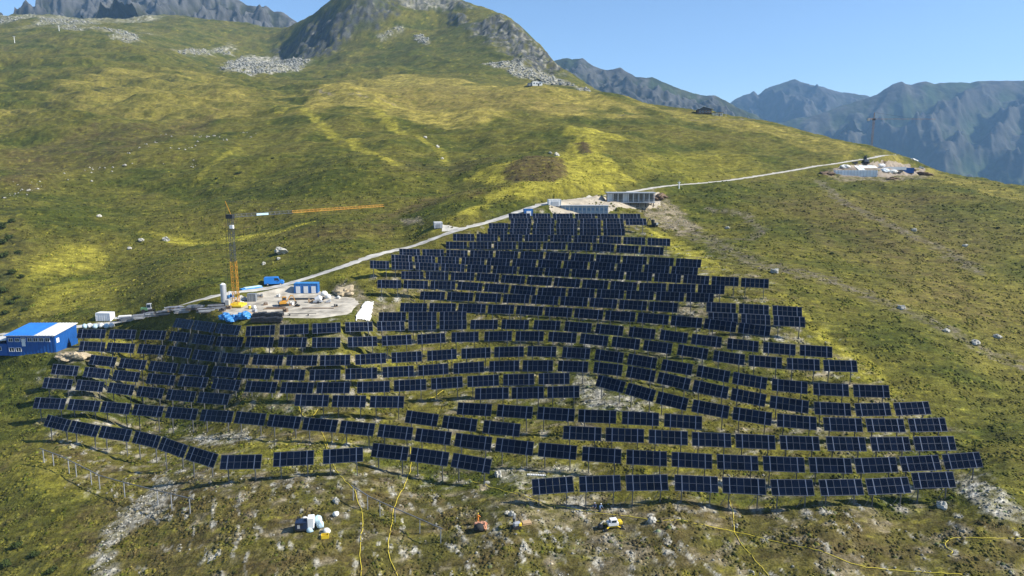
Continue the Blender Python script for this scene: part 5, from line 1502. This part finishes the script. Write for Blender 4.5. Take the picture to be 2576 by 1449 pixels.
# ------------------------------------------------------------------ foreground work site
# mounting rail waiting for its tables
def rail_line(pts_px, up, posts, label):
    ps = []
    for u, v in pts_px:
        q = F.cast(u, v, up); ps.append(Vector((q[0], q[1], q[2] + up)))
    base = Vector((ps[0].x, ps[0].y, gz(ps[0].x, ps[0].y)))
    t = thing('mounting_rail', base, label, 'rail')
    for a_, b_ in zip(ps[:-1], ps[1:]):
        MB().bar(tuple(a_ - base), tuple(b_ - base), .16, .12).build('rail', M_steel, t)
    L_ = len(ps) - 1
    for k_ in posts:
        f = k_ * L_; i = min(int(f), L_ - 1); q = ps[i].lerp(ps[i + 1], f - i)
        g = gz(q.x, q.y)
        MB().bar((q.x - base.x, q.y - base.y, g - base.z - .4), (q.x - base.x + .05, q.y - base.y, q.z - base.z), .15, .12).build('post', M_steel_l, t)
    return t
rail_line([(100, 1128), (150, 1146), (180, 1161), (217, 1179), (250, 1196), (317, 1215), (405, 1236), (487, 1256)], 3.0, (.02, .09, .24, .32, .47, .56, .7, .84, .9, .98), 'bare sloping mounting rail on pale posts at lower left without tables')
rail_line([(884, 1221), (929, 1249), (961, 1264), (1041, 1299), (1114, 1331)], 2.6, (.02, .22, .45, .6, .8, .98), 'bare dark mounting rail falling to the right between two yellow hoses')

# hoses lying on the ground
def hose(pts_px, label, r=.045, wob=.2, name='hose', mat=None):
    w = np.array(cast_poly(pts_px))
    w = resample(w, .7, 3)
    w[:, 0] += wob * fbm(np.arange(len(w)) / 4.0, np.arange(len(w)) * 0 + len(w), 2)
    w[:, 2] = F(w[:, 0], w[:, 1]) + r * .8 + .05
    o = MB().tube([tuple(q) for q in w], r, 6).build(name, mat or M_hose, None, None, True)
    put(o, label, 'hose', 'yellow hoses on the ground')
    return o
hose([(815, 1110), (837, 1168), (849, 1191), (876, 1219), (891, 1231), (901, 1266), (915, 1301), (911, 1331), (906, 1368), (907, 1400), (908, 1450)], 'yellow hose running straight down between the blue-white machine and the bare rail')
hose([(1031, 1124), (1035, 1166), (1026, 1206), (1004, 1246), (991, 1279), (986, 1321), (979, 1349), (976, 1390), (985, 1420), (1003, 1450)], 'yellow hose running down right of the bare dark mounting rail')
hose([(1180, 1210), (1207, 1216), (1280, 1240), (1357, 1264), (1457, 1283), (1532, 1294), (1607, 1303), (1647, 1314), (1745, 1317), (1851, 1339), (1902, 1351), (1990, 1371), (2062, 1387), (2130, 1415), (2177, 1429), (2240, 1434), (2333, 1441), (2420, 1446)], 'long yellow hose crossing below the front row towards the lower right corner')
hose([(1833, 1256), (1844, 1287), (1846, 1337), (1865, 1371), (1896, 1406), (1936, 1452)], 'yellow hose dropping from the front row across the long hose')
hose([(2580, 1355), (2480, 1356), (2400, 1352), (2382, 1358), (2372, 1370), (2376, 1380), (2390, 1383), (2405, 1386), (2408, 1391), (2398, 1395), (2388, 1394)], 'yellow hose with a curled end at the lower right edge')
hose([(747, 1010), (758, 1040), (775, 1058), (795, 1075), (812, 1090), (826, 1128)], 'yellow hose dropping through the long row left of centre')
hose([(752, 1030), (762, 1045), (775, 1051), (790, 1046), (800, 1030)], 'looped yellow hose below the lone row of three in the left middle')
hose([(1078, 1005), (1092, 1000), (1110, 985), (1116, 982)], 'short yellow hose in the grassy gap left of centre')

# blue and white drilling compressor with its sacks
p = gnd(768, 1331)
t = thing('compressor', p, 'dark blue compressor with white hood in the left foreground', 'compressor', 0.15)
MB().box((0, 0, .25), (2.9, 1.5, .25)).build('skid', M_black, t)
MB().box((-.55, 0, .95), (1.8, 1.45, 1.2)).build('engine_cover', plain('dark_navy_paint', (.015, .03, .07), .5, .1, .2, 1), t, bevel=.08)
MB().box((.95, 0, 1.25), (1.0, 1.4, 1.75)).build('white_hood', M_white, t, bevel=.08)
MB().box((-.9, -.75, .85), (.4, .06, .6)).build('control_panel', M_lgrey, t)
MB().cyl((-1.1, .3, 1.5), (-1.1, .3, 2.1), .09, n=8).build('exhaust', M_dark, t)
for k_ in range(4): MB().box((-1.1 + k_ * .28, -.74, 1.2), (.16, .04, .4)).build('vent', M_dark, t)
for i, (u, v, r, m, lab) in enumerate([(799, 1318, (.7, .6, .95), M_palebl, 'tall pale blue sack behind the compressor'), (806, 1326, (.6, .6, .8), M_palebl, 'pale blue sack right of the compressor'), (780, 1337, (.55, .5, .5), M_palebl, 'small pale blue sack in front of the compressor'),
                                       (822, 1341, (.6, .5, .5), M_sack, 'white sack right of the compressor above the yellow crate'), (845, 1297, (.5, .45, .45), M_sack, 'lone white sack up the slope from the compressor'), (768, 1314, (.8, .6, .6), M_offw, 'off-white sack pile behind the compressor')]):
    p = gnd(u, v); o = MB().blob((0, 0, r[2] * .6), r, 100 + i, 3, .14, .6).build('sack', m, None, p, True); put(o, lab, 'sack', 'sacks round the compressor')
p = gnd(818, 1353)
t = thing('crate', p, 'small yellow open crate in the left foreground', 'crate', 0.2)
for a_, b_ in (((0, -.4, .3), (1.1, .06, .6)), ((0, .4, .3), (1.1, .06, .6)), ((-.55, 0, .3), (.06, .86, .6)), ((.55, 0, .3), (.06, .86, .6))): MB().box(a_, b_).build('side', M_yel, t)
MB().box((0, 0, .04), (1.1, .86, .06)).build('bottom', M_wood, t)

# walking excavator at the front
p = gnd(1540, 1327)
t = thing('walking_excavator', p, 'white and yellow spider excavator below the front row', 'excavator', 0.18)
t.scale = (.85, .8, .6)
MB().box((0, 0, .75), (1.7, 1.3, .35)).build('chassis', M_yel, t)
MB().box((.05, 0, 1.35), (2.0, 1.5, .9)).build('body', M_white, t, bevel=.1)
cb_ = MB().box((.1, -.2, 2.2), (1.35, 1.1, 1.0)).build('cab', M_white, t, bevel=.08)
MB().box((.15, -.77, 2.25), (.85, .05, .62)).build('side_window', M_glass, cb_); MB().box((-.6, -.2, 2.25), (.05, .8, .6)).build('windscreen', M_glass, cb_)
MB().box((1.5, .1, 1.4), (.8, 1.3, .9)).build('counterweight', M_yel, t, bevel=.2)
MB().bar((-.8, .3, 1.3), (-1.7, .2, 2.0), .28).bar((-1.7, .2, 2.0), (-2.3, .1, 1.2), .24).build('boom', M_cream, t)
MB().prism([(-2.7, .5), (-2.0, .45), (-1.95, 1.2), (-2.25, 1.35), (-2.6, .95)], -.45, .55).build('bucket', M_dark, t)
for sx in (-1, 1):
    for sy in (-1, 1):
        MB().bar((sx * .7, sy * .5, .8), (sx * 1.55, sy * 1.15, .35), .2).build('leg', M_yel, t)
        MB().cyl((sx * 1.55, sy * 1.0, .3), (sx * 1.55, sy * 1.35, .3), .38, n=14).build('wheel', M_black, t)
# small drill rig
p = gnd(1299, 1328)
t = thing('drill_rig', p, 'small grey drill rig with yellow motor right of the orange worker', 'drill', 0.3)
for sd in (-1, 1): MB().prism([(-.7, .1), (-.55, 0), (.55, 0), (.7, .1), (.7, .3), (.55, .4), (-.55, .4), (-.7, .3)], sd * .4 - .12, sd * .4 + .12).build('track', M_black, t)
MB().box((.1, 0, .7), (1.0, .7, .5)).build('body', M_lgrey, t, bevel=.05)
MB().box((.55, -.2, .62), (.5, .5, .5)).build('motor', M_yel, t, bevel=.08)
MB().bar((-.5, 0, .3), (-.35, 0, 2.3), .16).bar((-.25, 0, .3), (-.12, 0, 2.2), .08).build('drill_mast', M_lgrey, t)
MB().cyl((-.42, 0, 1.2), (-.38, 0, 1.7), .2, n=10).build('drill_head', M_dark, t)
slabs('wooden_panel', 1323, 1317, .3, [(0, 0, .02, 1.6, 1.1, .1, 'board', M_wood), (0, 0, .13, 1.5, 1.0, .08, 'board', M_wood2), (.1, 0, .22, 1.4, 1.0, .1, 'board', M_wood)], 'small stack of wooden boards right of the grey drill rig', 'boards')
# dark tank with a salmon cover beside the worker
p = gnd(1206, 1334)
t = thing('water_tank', p, 'low black tank edged by a salmon tarpaulin beside the orange worker', 'tank', 0.1)
MB().blob((0, 0, .45), (.95, .75, .7), 140, 3, .08, .65).build('tank', M_black, t, smooth=True)
MB().blob((.25, .6, .75), (1.0, .3, .45), 141, 3, .3).build('tarpaulin', M_pinkt, t)
MB().blob((.95, .05, .5), (.28, .75, .6), 142, 3, .3).build('tarpaulin', M_pinkt, t)
# ladder like bundle above the front row
slabs('grating_strip', 1350, 1196, -.12, [(-1.6 + .32 * i, 0, .05, .2, .5, .12, 'bar', M_white) for i in range(11)] + [(0, -.2, 0, 3.6, .06, .08, 'side_rail', M_lgrey), (0, .2, 0, 3.6, .06, .08, 'side_rail', M_lgrey)], 'white ladder-like grating lying above the left end of the front row', 'grating')

# people
def person(u, v, rz, label, top, legs, lean=0.0, arm_up=0.0, helmet=M_white, crouch=0.0):
    p = gnd(u, v)
    t = thing('person', p, label, 'person', rz, 'workers in the foreground')
    # joints: pelvis, chest, neck, head, arms, legs
    hip = .92 - crouch * .45
    J = {'pel': (0, 0, hip), 'bel': (0, -.02 - lean * .1, hip + .18), 'che': (0, -lean * .28, hip + .42), 'nek': (0, -lean * .38, hip + .58), 'hed': (0, -lean * .44 - .01, hip + .68)}
    vs_, es, rad, ix = [], [], [], {}
    def v_(k_, q, r): ix[k_] = len(vs_); vs_.append(q); rad.append(r)
    v_('pel', J['pel'], .15); v_('bel', J['bel'], .14); v_('che', J['che'], .165); v_('nek', J['nek'], .065); v_('hed', J['hed'], .06)
    es += [(0, 1), (1, 2), (2, 3), (3, 4)]
    for s_, nm in ((-1, 'l'), (1, 'r')):
        sh = (s_ * .2, J['che'][1], J['che'][2] + .1); el = (s_ * .28, J['che'][1] - .08 - .2 * arm_up, J['che'][2] - .18 + .1 * arm_up); wr = (s_ * .24, J['che'][1] - .3 - .1 * arm_up, J['che'][2] - .30 + .25 * arm_up)
        v_('sh' + nm, sh, .075); v_('el' + nm, el, .055); v_('wr' + nm, wr, .042)
        es += [(ix['che'], ix['sh' + nm]), (ix['sh' + nm], ix['el' + nm]), (ix['el' + nm], ix['wr' + nm])]
        hp_ = (s_ * .1, 0, hip - .05); kn = (s_ * .13, -.06 - crouch * .3, hip * .53); an = (s_ * .13, .03 + .08 * s_, .09); to = (s_ * .14, -.13 + .08 * s_, .05)
        v_('hp' + nm, hp_, .105); v_('kn' + nm, kn, .075); v_('an' + nm, an, .055); v_('to' + nm, to, .045)
        es += [(0, ix['hp' + nm]), (ix['hp' + nm], ix['kn' + nm]), (ix['kn' + nm], ix['an' + nm]), (ix['an' + nm], ix['to' + nm])]
    me = bpy.data.meshes.new('body'); me.from_pydata(vs_, es, []); me.update()
    o = bpy.data.objects.new('body', me); COL.objects.link(o); o.parent = t
    sk = o.modifiers.new('skin', 'SKIN'); 
    if not me.skin_vertices: me.attributes  # layer is made by the modifier
    for i, r_ in enumerate(rad):
        sv = me.skin_vertices[0].data[i]; sv.radius = (r_, r_ * .85); sv.use_root = (i == 0)
    o.modifiers.new('round', 'SUBSURF').levels = 2
    o.modifiers[-1].render_levels = 2
    # clothes by height
    m = bpy.data.materials.new('clothes'); m.use_nodes = True
    N_, L_ = m.node_tree.nodes, m.node_tree.links
    tc = N_.new('ShaderNodeTexCoord'); sx = N_.new('ShaderNodeSeparateXYZ'); L_.new(tc.outputs['Object'], sx.inputs[0])
    rp_ = N_.new('ShaderNodeValToRGB'); rp_.color_ramp.interpolation = 'CONSTANT'
    mp_ = N_.new('ShaderNodeMath'); mp_.operation = 'DIVIDE'; mp_.inputs[1].default_value = 2.0; L_.new(sx.outputs['Z'], mp_.inputs[0])
    e_ = rp_.color_ramp.elements
    e_[0].position = 0; e_[0].color = (.02, .018, .015, 1)
    e_[1].position = .06; e_[1].color = legs + (1,)
    a = e_.new((hip + .02) / 2); a.color = top + (1,)
    a = e_.new((hip + .57) / 2); a.color = (.45, .27, .19, 1)
    L_.new(mp_.outputs[0], rp_.inputs[0]); L_.new(rp_.outputs[0], N_['Principled BSDF'].inputs['Base Color']); N_['Principled BSDF'].inputs['Roughness'].default_value = .8
    me.materials.append(m)
    hx, hy, hzz = J['hed'][0], J['hed'][1] - .01, J['hed'][2] + .08
    hd = MB().blob((hx, hy, hzz), (.085, .105, .125), 3, 3, .03)
    hd.box((hx, hy - .105, hzz - .005), (.025, .04, .04)).box((hx - .088, hy, hzz), (.02, .04, .06)).box((hx + .088, hy, hzz), (.02, .04, .06))
    ho_ = hd.build('head', M_skin, t, smooth=True)
    for s_ in (-1, 1): MB().box((hx + s_ * .034, hy - .098, hzz + .02), (.022, .012, .012)).build('eye', M_black, ho_)
    MB().box((hx, hy - .098, hzz - .055), (.045, .012, .012)).build('mouth', plain('lips', (.35, .14, .12), .6), ho_)
    MB().blob((hx, hy + .01, hzz + .055), (.115, .135, .1), 4, 3, .02, .3).build('helmet', helmet, t, smooth=True)
    for s_, nm in ((-1, 'l'), (1, 'r')):
        w_ = Vector(vs_[ix['wr' + nm]])
        hb = MB().blob(tuple(w_ + Vector((0, -.06, -.02))), (.038, .055, .022), 5, 2, .03)
        for f_ in range(4): hb.tube([tuple(w_ + Vector((-.027 + f_ * .018, -.1, -.02))), tuple(w_ + Vector((-.027 + f_ * .018, -.14 - .008 * (1.5 - abs(f_ - 1.5)), -.035))), tuple(w_ + Vector((-.027 + f_ * .018, -.155, -.06)))], .009, 5)
        hb.tube([tuple(w_ + Vector((-s_ * .035, -.05, -.02))), tuple(w_ + Vector((-s_ * .06, -.08, -.03))), tuple(w_ + Vector((-s_ * .055, -.11, -.04)))], .01, 5)
        hb.build('hand', M_skin, t)
    return t
person(1202, 1317, 2.6, 'worker in orange clothing standing behind the black tank', (.85, .26, .03), (.80, .25, .04), .2, .3, M_yel)
person(1509, 1288, 0.6, 'worker in pale blue clothing under the second table of the front row', (.14, .24, .42), (.05, .08, .16), .5, .2, M_white, .35)
person(1497, 1286, -0.5, 'worker in dark navy clothing left of the pale blue worker under the front row', (.03, .05, .13), (.03, .04, .08), .5, .1, M_lgrey, .25)
# ------------------------------------------------------------------ boulders one can pick out
BOULD = [
 (708, 637, 2.3, 'large pale boulder leaning left on the meadow above the van'), (664, 665, .9, 'small white boulder left below the large leaning boulder'), (700, 652, .7, 'low pale stone at the foot of the large leaning boulder'),
 (355, 606, 1.2, 'left of two pale boulders under the yellow grass strip'), (418, 605, 1.3, 'right of two pale boulders under the yellow grass strip'), (326, 627, .9, 'pale stone left below the two boulders under the yellow strip'),
 (1100, 371, 1.3, 'white boulder at the end of the upper yellow track'), (1070, 347, 1.1, 'pale boulder on the upper yellow track'), (1112, 400, 1.0, 'pale stone below the white boulder on the upper meadow'),
 (1400, 392, 1.6, 'grey-white boulder above the dark oval mound'), (1385, 386, 1.0, 'smaller pale boulder left of the grey-white one above the oval mound'),
 (1950, 685, 1.1, 'white boulder right of the ninth solar row on the bare track'), (2266, 778, 1.1, 'white boulder in the middle of the right flank'), (2380, 834, .9, 'pale boulder on the right flank between two others'), (2453, 866, 1.2, 'long white boulder at the right of the flank'),
 (2298, 581, 1.0, 'small white boulder high on the dark track'), (2428, 620, 1.0, 'white boulder on the upper right slope'), (2510, 850, 1.0, 'grey boulder near the right frame edge'),
 (1252, 1197, 1.0, 'white boulder just left below the grassy bank under the longest row'), (1225, 1216, .5, 'small pale stone left of the front row'), (1640, 1312, .8, 'pinkish white upright boulder right of the spider excavator'),
 (1288, 1296, .6, 'white stone behind the grey drill rig'), (1276, 1291, .45, 'small pale stone left of the white stone behind the drill rig'), (2368, 1275, .9, 'long white stone under the right end of the front row'),
 (845, 1263, .7, 'pale stone cluster top right of the compressor'), (250, 545, 1.0, 'tiny pale stone on the left meadow'), (1830, 575, .9, 'small white stone beside the track above the right edge rows'),
]
for i, (u, v, s, lab) in enumerate(BOULD):
    p = gnd(u, v)
    o = MB().blob((0, 0, s * .28), (s, s * random.uniform(.6, .85), s * random.uniform(.55, .75)), 200 + i, 3, .30).build('boulder', plain('boulder_stone', (.40, .39, .34), .9, 0, .2, .9, .06, .15), None, p, False)
    o.rotation_euler = (random.uniform(-.2, .2), random.uniform(-.25, .25), random.uniform(0, 6))
    put(o, lab, 'boulder', 'boulders on the slope')

# ------------------------------------------------------------------ shrubs one can pick out
def leaf_ball(mb, c, r, n, size, rg, cols, outc):
    for _ in range(n):
        d = rg.normal(size=3); d /= np.linalg.norm(d) + 1e-9
        rr = r * (0.55 + 0.5 * rg.random()) * np.array([1, 1, .9])
        q = np.array(c) + d * rr
        a = rg.normal(size=3); a /= np.linalg.norm(a); b = np.cross(a, d); b /= np.linalg.norm(b) + 1e-9
        s = size * (0.6 + .8 * rg.random())
        mb.add([q - a * s, q + b * s * .6, q + a * s, q - b * s * .6], [(0, 1, 2, 3)])
        outc.append(cols * (0.6 + .8 * rg.random()))
def shrub(u, v, r, h, label, seed, n=420, group='dark shrubs'):
    rg = np.random.default_rng(seed)
    p = gnd(u, v)
    t = thing('shrub', p, label, 'shrub', 0, group)
    mb = MB(); cc = []
    for k_ in range(7):
        a = rg.random() * 6.28; q = rg.random() * r * .55
        zc = h * (.3 + .45 * rg.random())
        leaf_ball(mb, (math.cos(a) * q, math.sin(a) * q, zc), np.array([r * .55, r * .55, h * .35]), n // 7, .13 * max(r, .8), rg, np.array([.045, .062, .018]), cc)
    o = mb.build('crown', M_plants, t)
    at = o.data.attributes.new('tint', 'FLOAT_COLOR', 'POINT')
    ar = np.repeat(np.concatenate([np.array(cc), np.ones((len(cc), 1))], 1), 4, 0).astype(np.float32)
    at.data.foreach_set('color', ar.ravel())
    st = MB()
    for k_ in range(4):
        a = k_ * 1.6 + rg.random()
        st.cyl((0, 0, -.2), (math.cos(a) * r * .35, math.sin(a) * r * .35, h * .5), .07, .03, 5)
    st.build('stem', M_wood2, t)
    return t
SHR = [(600, 438, 1.6, 1.3, 'round dark shrub alone high on the left meadow'), (1068, 417, 1.1, 1.0, 'small dark shrub right of centre on the upper meadow'), (685, 400, 1.0, .8, 'small dark shrub on the upper left meadow'), (545, 450, 1.0, .7, 'low dark shrub left of the round one'), (548, 462, .8, .7, 'dark shrub tuft below the round one'),
       (8, 575, 1.9, 2.6, 'topmost dark bush at the left frame edge'), (22, 605, 1.8, 2.4, 'second dark bush down the left frame edge'), (10, 648, 2.0, 2.2, 'third dark bush down the left frame edge'), (30, 690, 1.8, 1.8, 'fourth dark bush down the left frame edge'), (8, 735, 2.0, 1.8, 'fifth dark bush down the left frame edge'), (42, 752, 1.3, 1.2, 'small dark bush right of the fifth one at the left edge'), (14, 790, 1.6, 1.3, 'lowest dark bush on the left frame edge above the blue building'),
       (30, 560, 1.5, 1.8, 'dark bush right of the topmost one at the left edge'), (48, 640, 1.6, 1.6, 'dark bush right of the third one at the left edge'), (6, 615, 1.8, 2.0, 'dark bush squeezed against the left edge between the second and third'), (55, 700, 1.3, 1.3, 'dark bush right of the fourth one at the left edge'), (28, 765, 1.5, 1.3, 'dark bush between the fifth and the lowest at the left edge'), (60, 782, 1.2, 1.0, 'low dark bush right of the lowest one at the left edge'),
       (40, 1380, 1.2, 1.2, 'dark bush in the lower left corner'), (86, 1400, 1.1, 1.0, 'second dark bush in the lower left corner'), (14, 1425, 1.1, 1.1, 'dark bush touching the lower left frame corner'), (130, 1440, 1.0, .9, 'low dark bush right of the lower left corner bushes'),
       (2092, 640, .9, .7, 'dark shrub on the open right flank'), (1960, 1010, .6, .5, 'tiny dark shrub on the right below the sagging row'), (2510, 575, 1.0, .8, 'dark shrub high on the right slope')]
for i, (u, v, r, h, lab) in enumerate(SHR):
    shrub(u, v, r, h, lab, 500 + i)

# ------------------------------------------------------------------ rubble and low ground cover (uncountable)
def pick(mask, n, ymax, ymin=85):
    """random places on the slope where the mask is high, spread evenly over the ground"""
    area = np.gradient(YS)[:, None] * (2 * HW[:, None] / (NC - 1))
    w = np.where((YY > ymin) & (YY < ymax), mask, 0) * area
    w = w.ravel(); w = w / w.sum()
    k_ = RNG.choice(len(w), n, p=w)
    i, j = np.unravel_index(k_, XX.shape)
    x = XX[i, j] + (RNG.random(n) - .5) * 2 * HW[i] / (NC - 1); y = YS[i] + (RNG.random(n) - .5) * .8
    return x, y, i, j

def scatter(name, x, y, size, cols, template, faces, mat, squash, lift, kind='stuff'):
    n = len(x); T = np.array(template); m = len(T)
    z = F(x, y)
    ang = RNG.random(n) * 2 * PI
    ca, sa = np.cos(ang), np.sin(ang)
    jit = 1 + .35 * (RNG.random((n, m)) - .5)
    px = (T[None, :, 0] * ca[:, None] - T[None, :, 1] * sa[:, None]) * jit
    py = (T[None, :, 0] * sa[:, None] + T[None, :, 1] * ca[:, None]) * jit
    pz = T[None, :, 2] * jit * squash[:, None]
    co = np.stack([x[:, None] + px * size[:, None], y[:, None] + py * size[:, None], z[:, None] + lift + pz * size[:, None]], -1).reshape(-1, 3).astype(np.float32)
    Ff = np.array(faces); nf = len(Ff)
    f = (Ff[None] + (np.arange(n) * m)[:, None, None]).reshape(-1, 3).astype(np.int32)
    me = bpy.data.meshes.new(name)
    me.vertices.add(len(co)); me.vertices.foreach_set('co', co.ravel())
    me.loops.add(f.size); me.loops.foreach_set('vertex_index', f.ravel())
    me.polygons.add(len(f)); me.polygons.foreach_set('loop_start', np.arange(0, f.size, 3, dtype=np.int32))
    me.update(calc_edges=True)
    at = me.attributes.new('tint', 'FLOAT_COLOR', 'POINT')
    cc = np.concatenate([np.repeat(cols, m, 0), np.ones((n * m, 1))], 1).astype(np.float32)
    at.data.foreach_set('color', cc.ravel())
    me.materials.append(mat)
    o = bpy.data.objects.new(name, me); COL.objects.link(o)
    put(o, kind=kind)
    return o

def dome(k=6):
    v = [(math.cos(2 * PI * i / k), math.sin(2 * PI * i / k), -.15) for i in range(k)]
    v += [(.78 * math.cos(2 * PI * (i + .5) / k), .78 * math.sin(2 * PI * (i + .5) / k), .55) for i in range(k)]
    v.append((0, 0, .95))
    f = []
    for i in range(k):
        j = (i + 1) % k
        f += [(i, j, k + i), (j, k + j, k + i), (k + i, k + j, 2 * k)]
    return v, f
DV, DF = dome(5)
not_built = (1 - flat) * (1 - np.clip(Z_rock * 1.2, 0, .9)) * (1 - .5 * Z_dirt)
# heather and dwarf shrub clumps
n = 64000
clump = sstep(-.25, .45, fbm(XX / 6.0 + 70, YY / 5.0, 3)) * not_built
x, y, i, j = pick(clump / YY ** 1.6 * (1 - sstep(250, 420, YY)), n, 430)
cc = GCOL[i, j] * (0.5 + .95 * RNG.random((n, 1))) * np.where(RNG.random((n, 1)) < .2, np.array([[.6, .75, .5]]), np.array([[1, 1, 1]]))
sz = (0.13 + 0.22 * RNG.random(n) ** 3) * (0.8 + y / 300.0)
scatter('ground_cover', x, y, sz, np.clip(cc, .008, .5), DV, DF, M_plants, .45 + .5 * RNG.random(n), 0.0)
# rubble on the stony places
RV = [(1, 0, 0), (-.9, .1, 0), (0, 1, .1), (.1, -.95, 0), (0.1, 0, .75), (0, .1, -.6)]
RF = [(0, 2, 4), (2, 1, 4), (1, 3, 4), (3, 0, 4), (2, 0, 5), (1, 2, 5), (3, 1, 5), (0, 3, 5)]
n = 9000
x, y, i, j = pick((np.clip(Z_rock - .15, 0, 1) + .25 * np.clip(Z_dirt - .3, 0, 1)) * (1 - flat), n, 300)
sz = 0.07 + 0.26 * RNG.random(n) ** 3
cc = np.array([[.27, .26, .215]]) * (0.55 + .8 * RNG.random((n, 1)))
scatter('loose_stones', x, y, sz, cc, RV, RF, M_stone, .7 + .5 * RNG.random(n), 0.03)
# boulder field and scattered stones higher up
n = 9000
x, y, i, j = pick(np.clip(Z_rock - .2, 0, 1), n, 1300, 700)
sz = .6 + 2.4 * RNG.random(n) ** 4
cc = np.array([[.25, .25, .22]]) * (0.6 + .7 * RNG.random((n, 1)))
scatter('boulder_field', x, y, sz, cc, RV, RF, M_stone, .8 + .5 * RNG.random(n), 0.2)
sm = np.zeros(XX.shape)
add(sm, zone([(0, 440), (60, 420), (130, 420), (210, 405), (240, 420), (200, 470), (100, 480), (0, 500)], 8.0) * 0 + zone([(0, 470), (110, 455), (230, 400), (330, 385), (360, 345), (470, 340), (640, 330), (650, 345), (480, 365), (500, 410), (440, 395), (330, 420), (230, 460), (100, 490), (0, 500)], 7.0))
n = 110
x, y, i, j = pick(sm * sstep(0.05, .5, fbm(XX / 16, YY / 12, 3)), n, 700, 250)
sz = .3 + .9 * RNG.random(n) ** 2
scatter('scattered_stones', x, y, sz, np.array([[.34, .33, .29]]) * (0.7 + .5 * RNG.random((n, 1))), RV, RF, M_stone, .8 + .5 * RNG.random(n), 0.05)
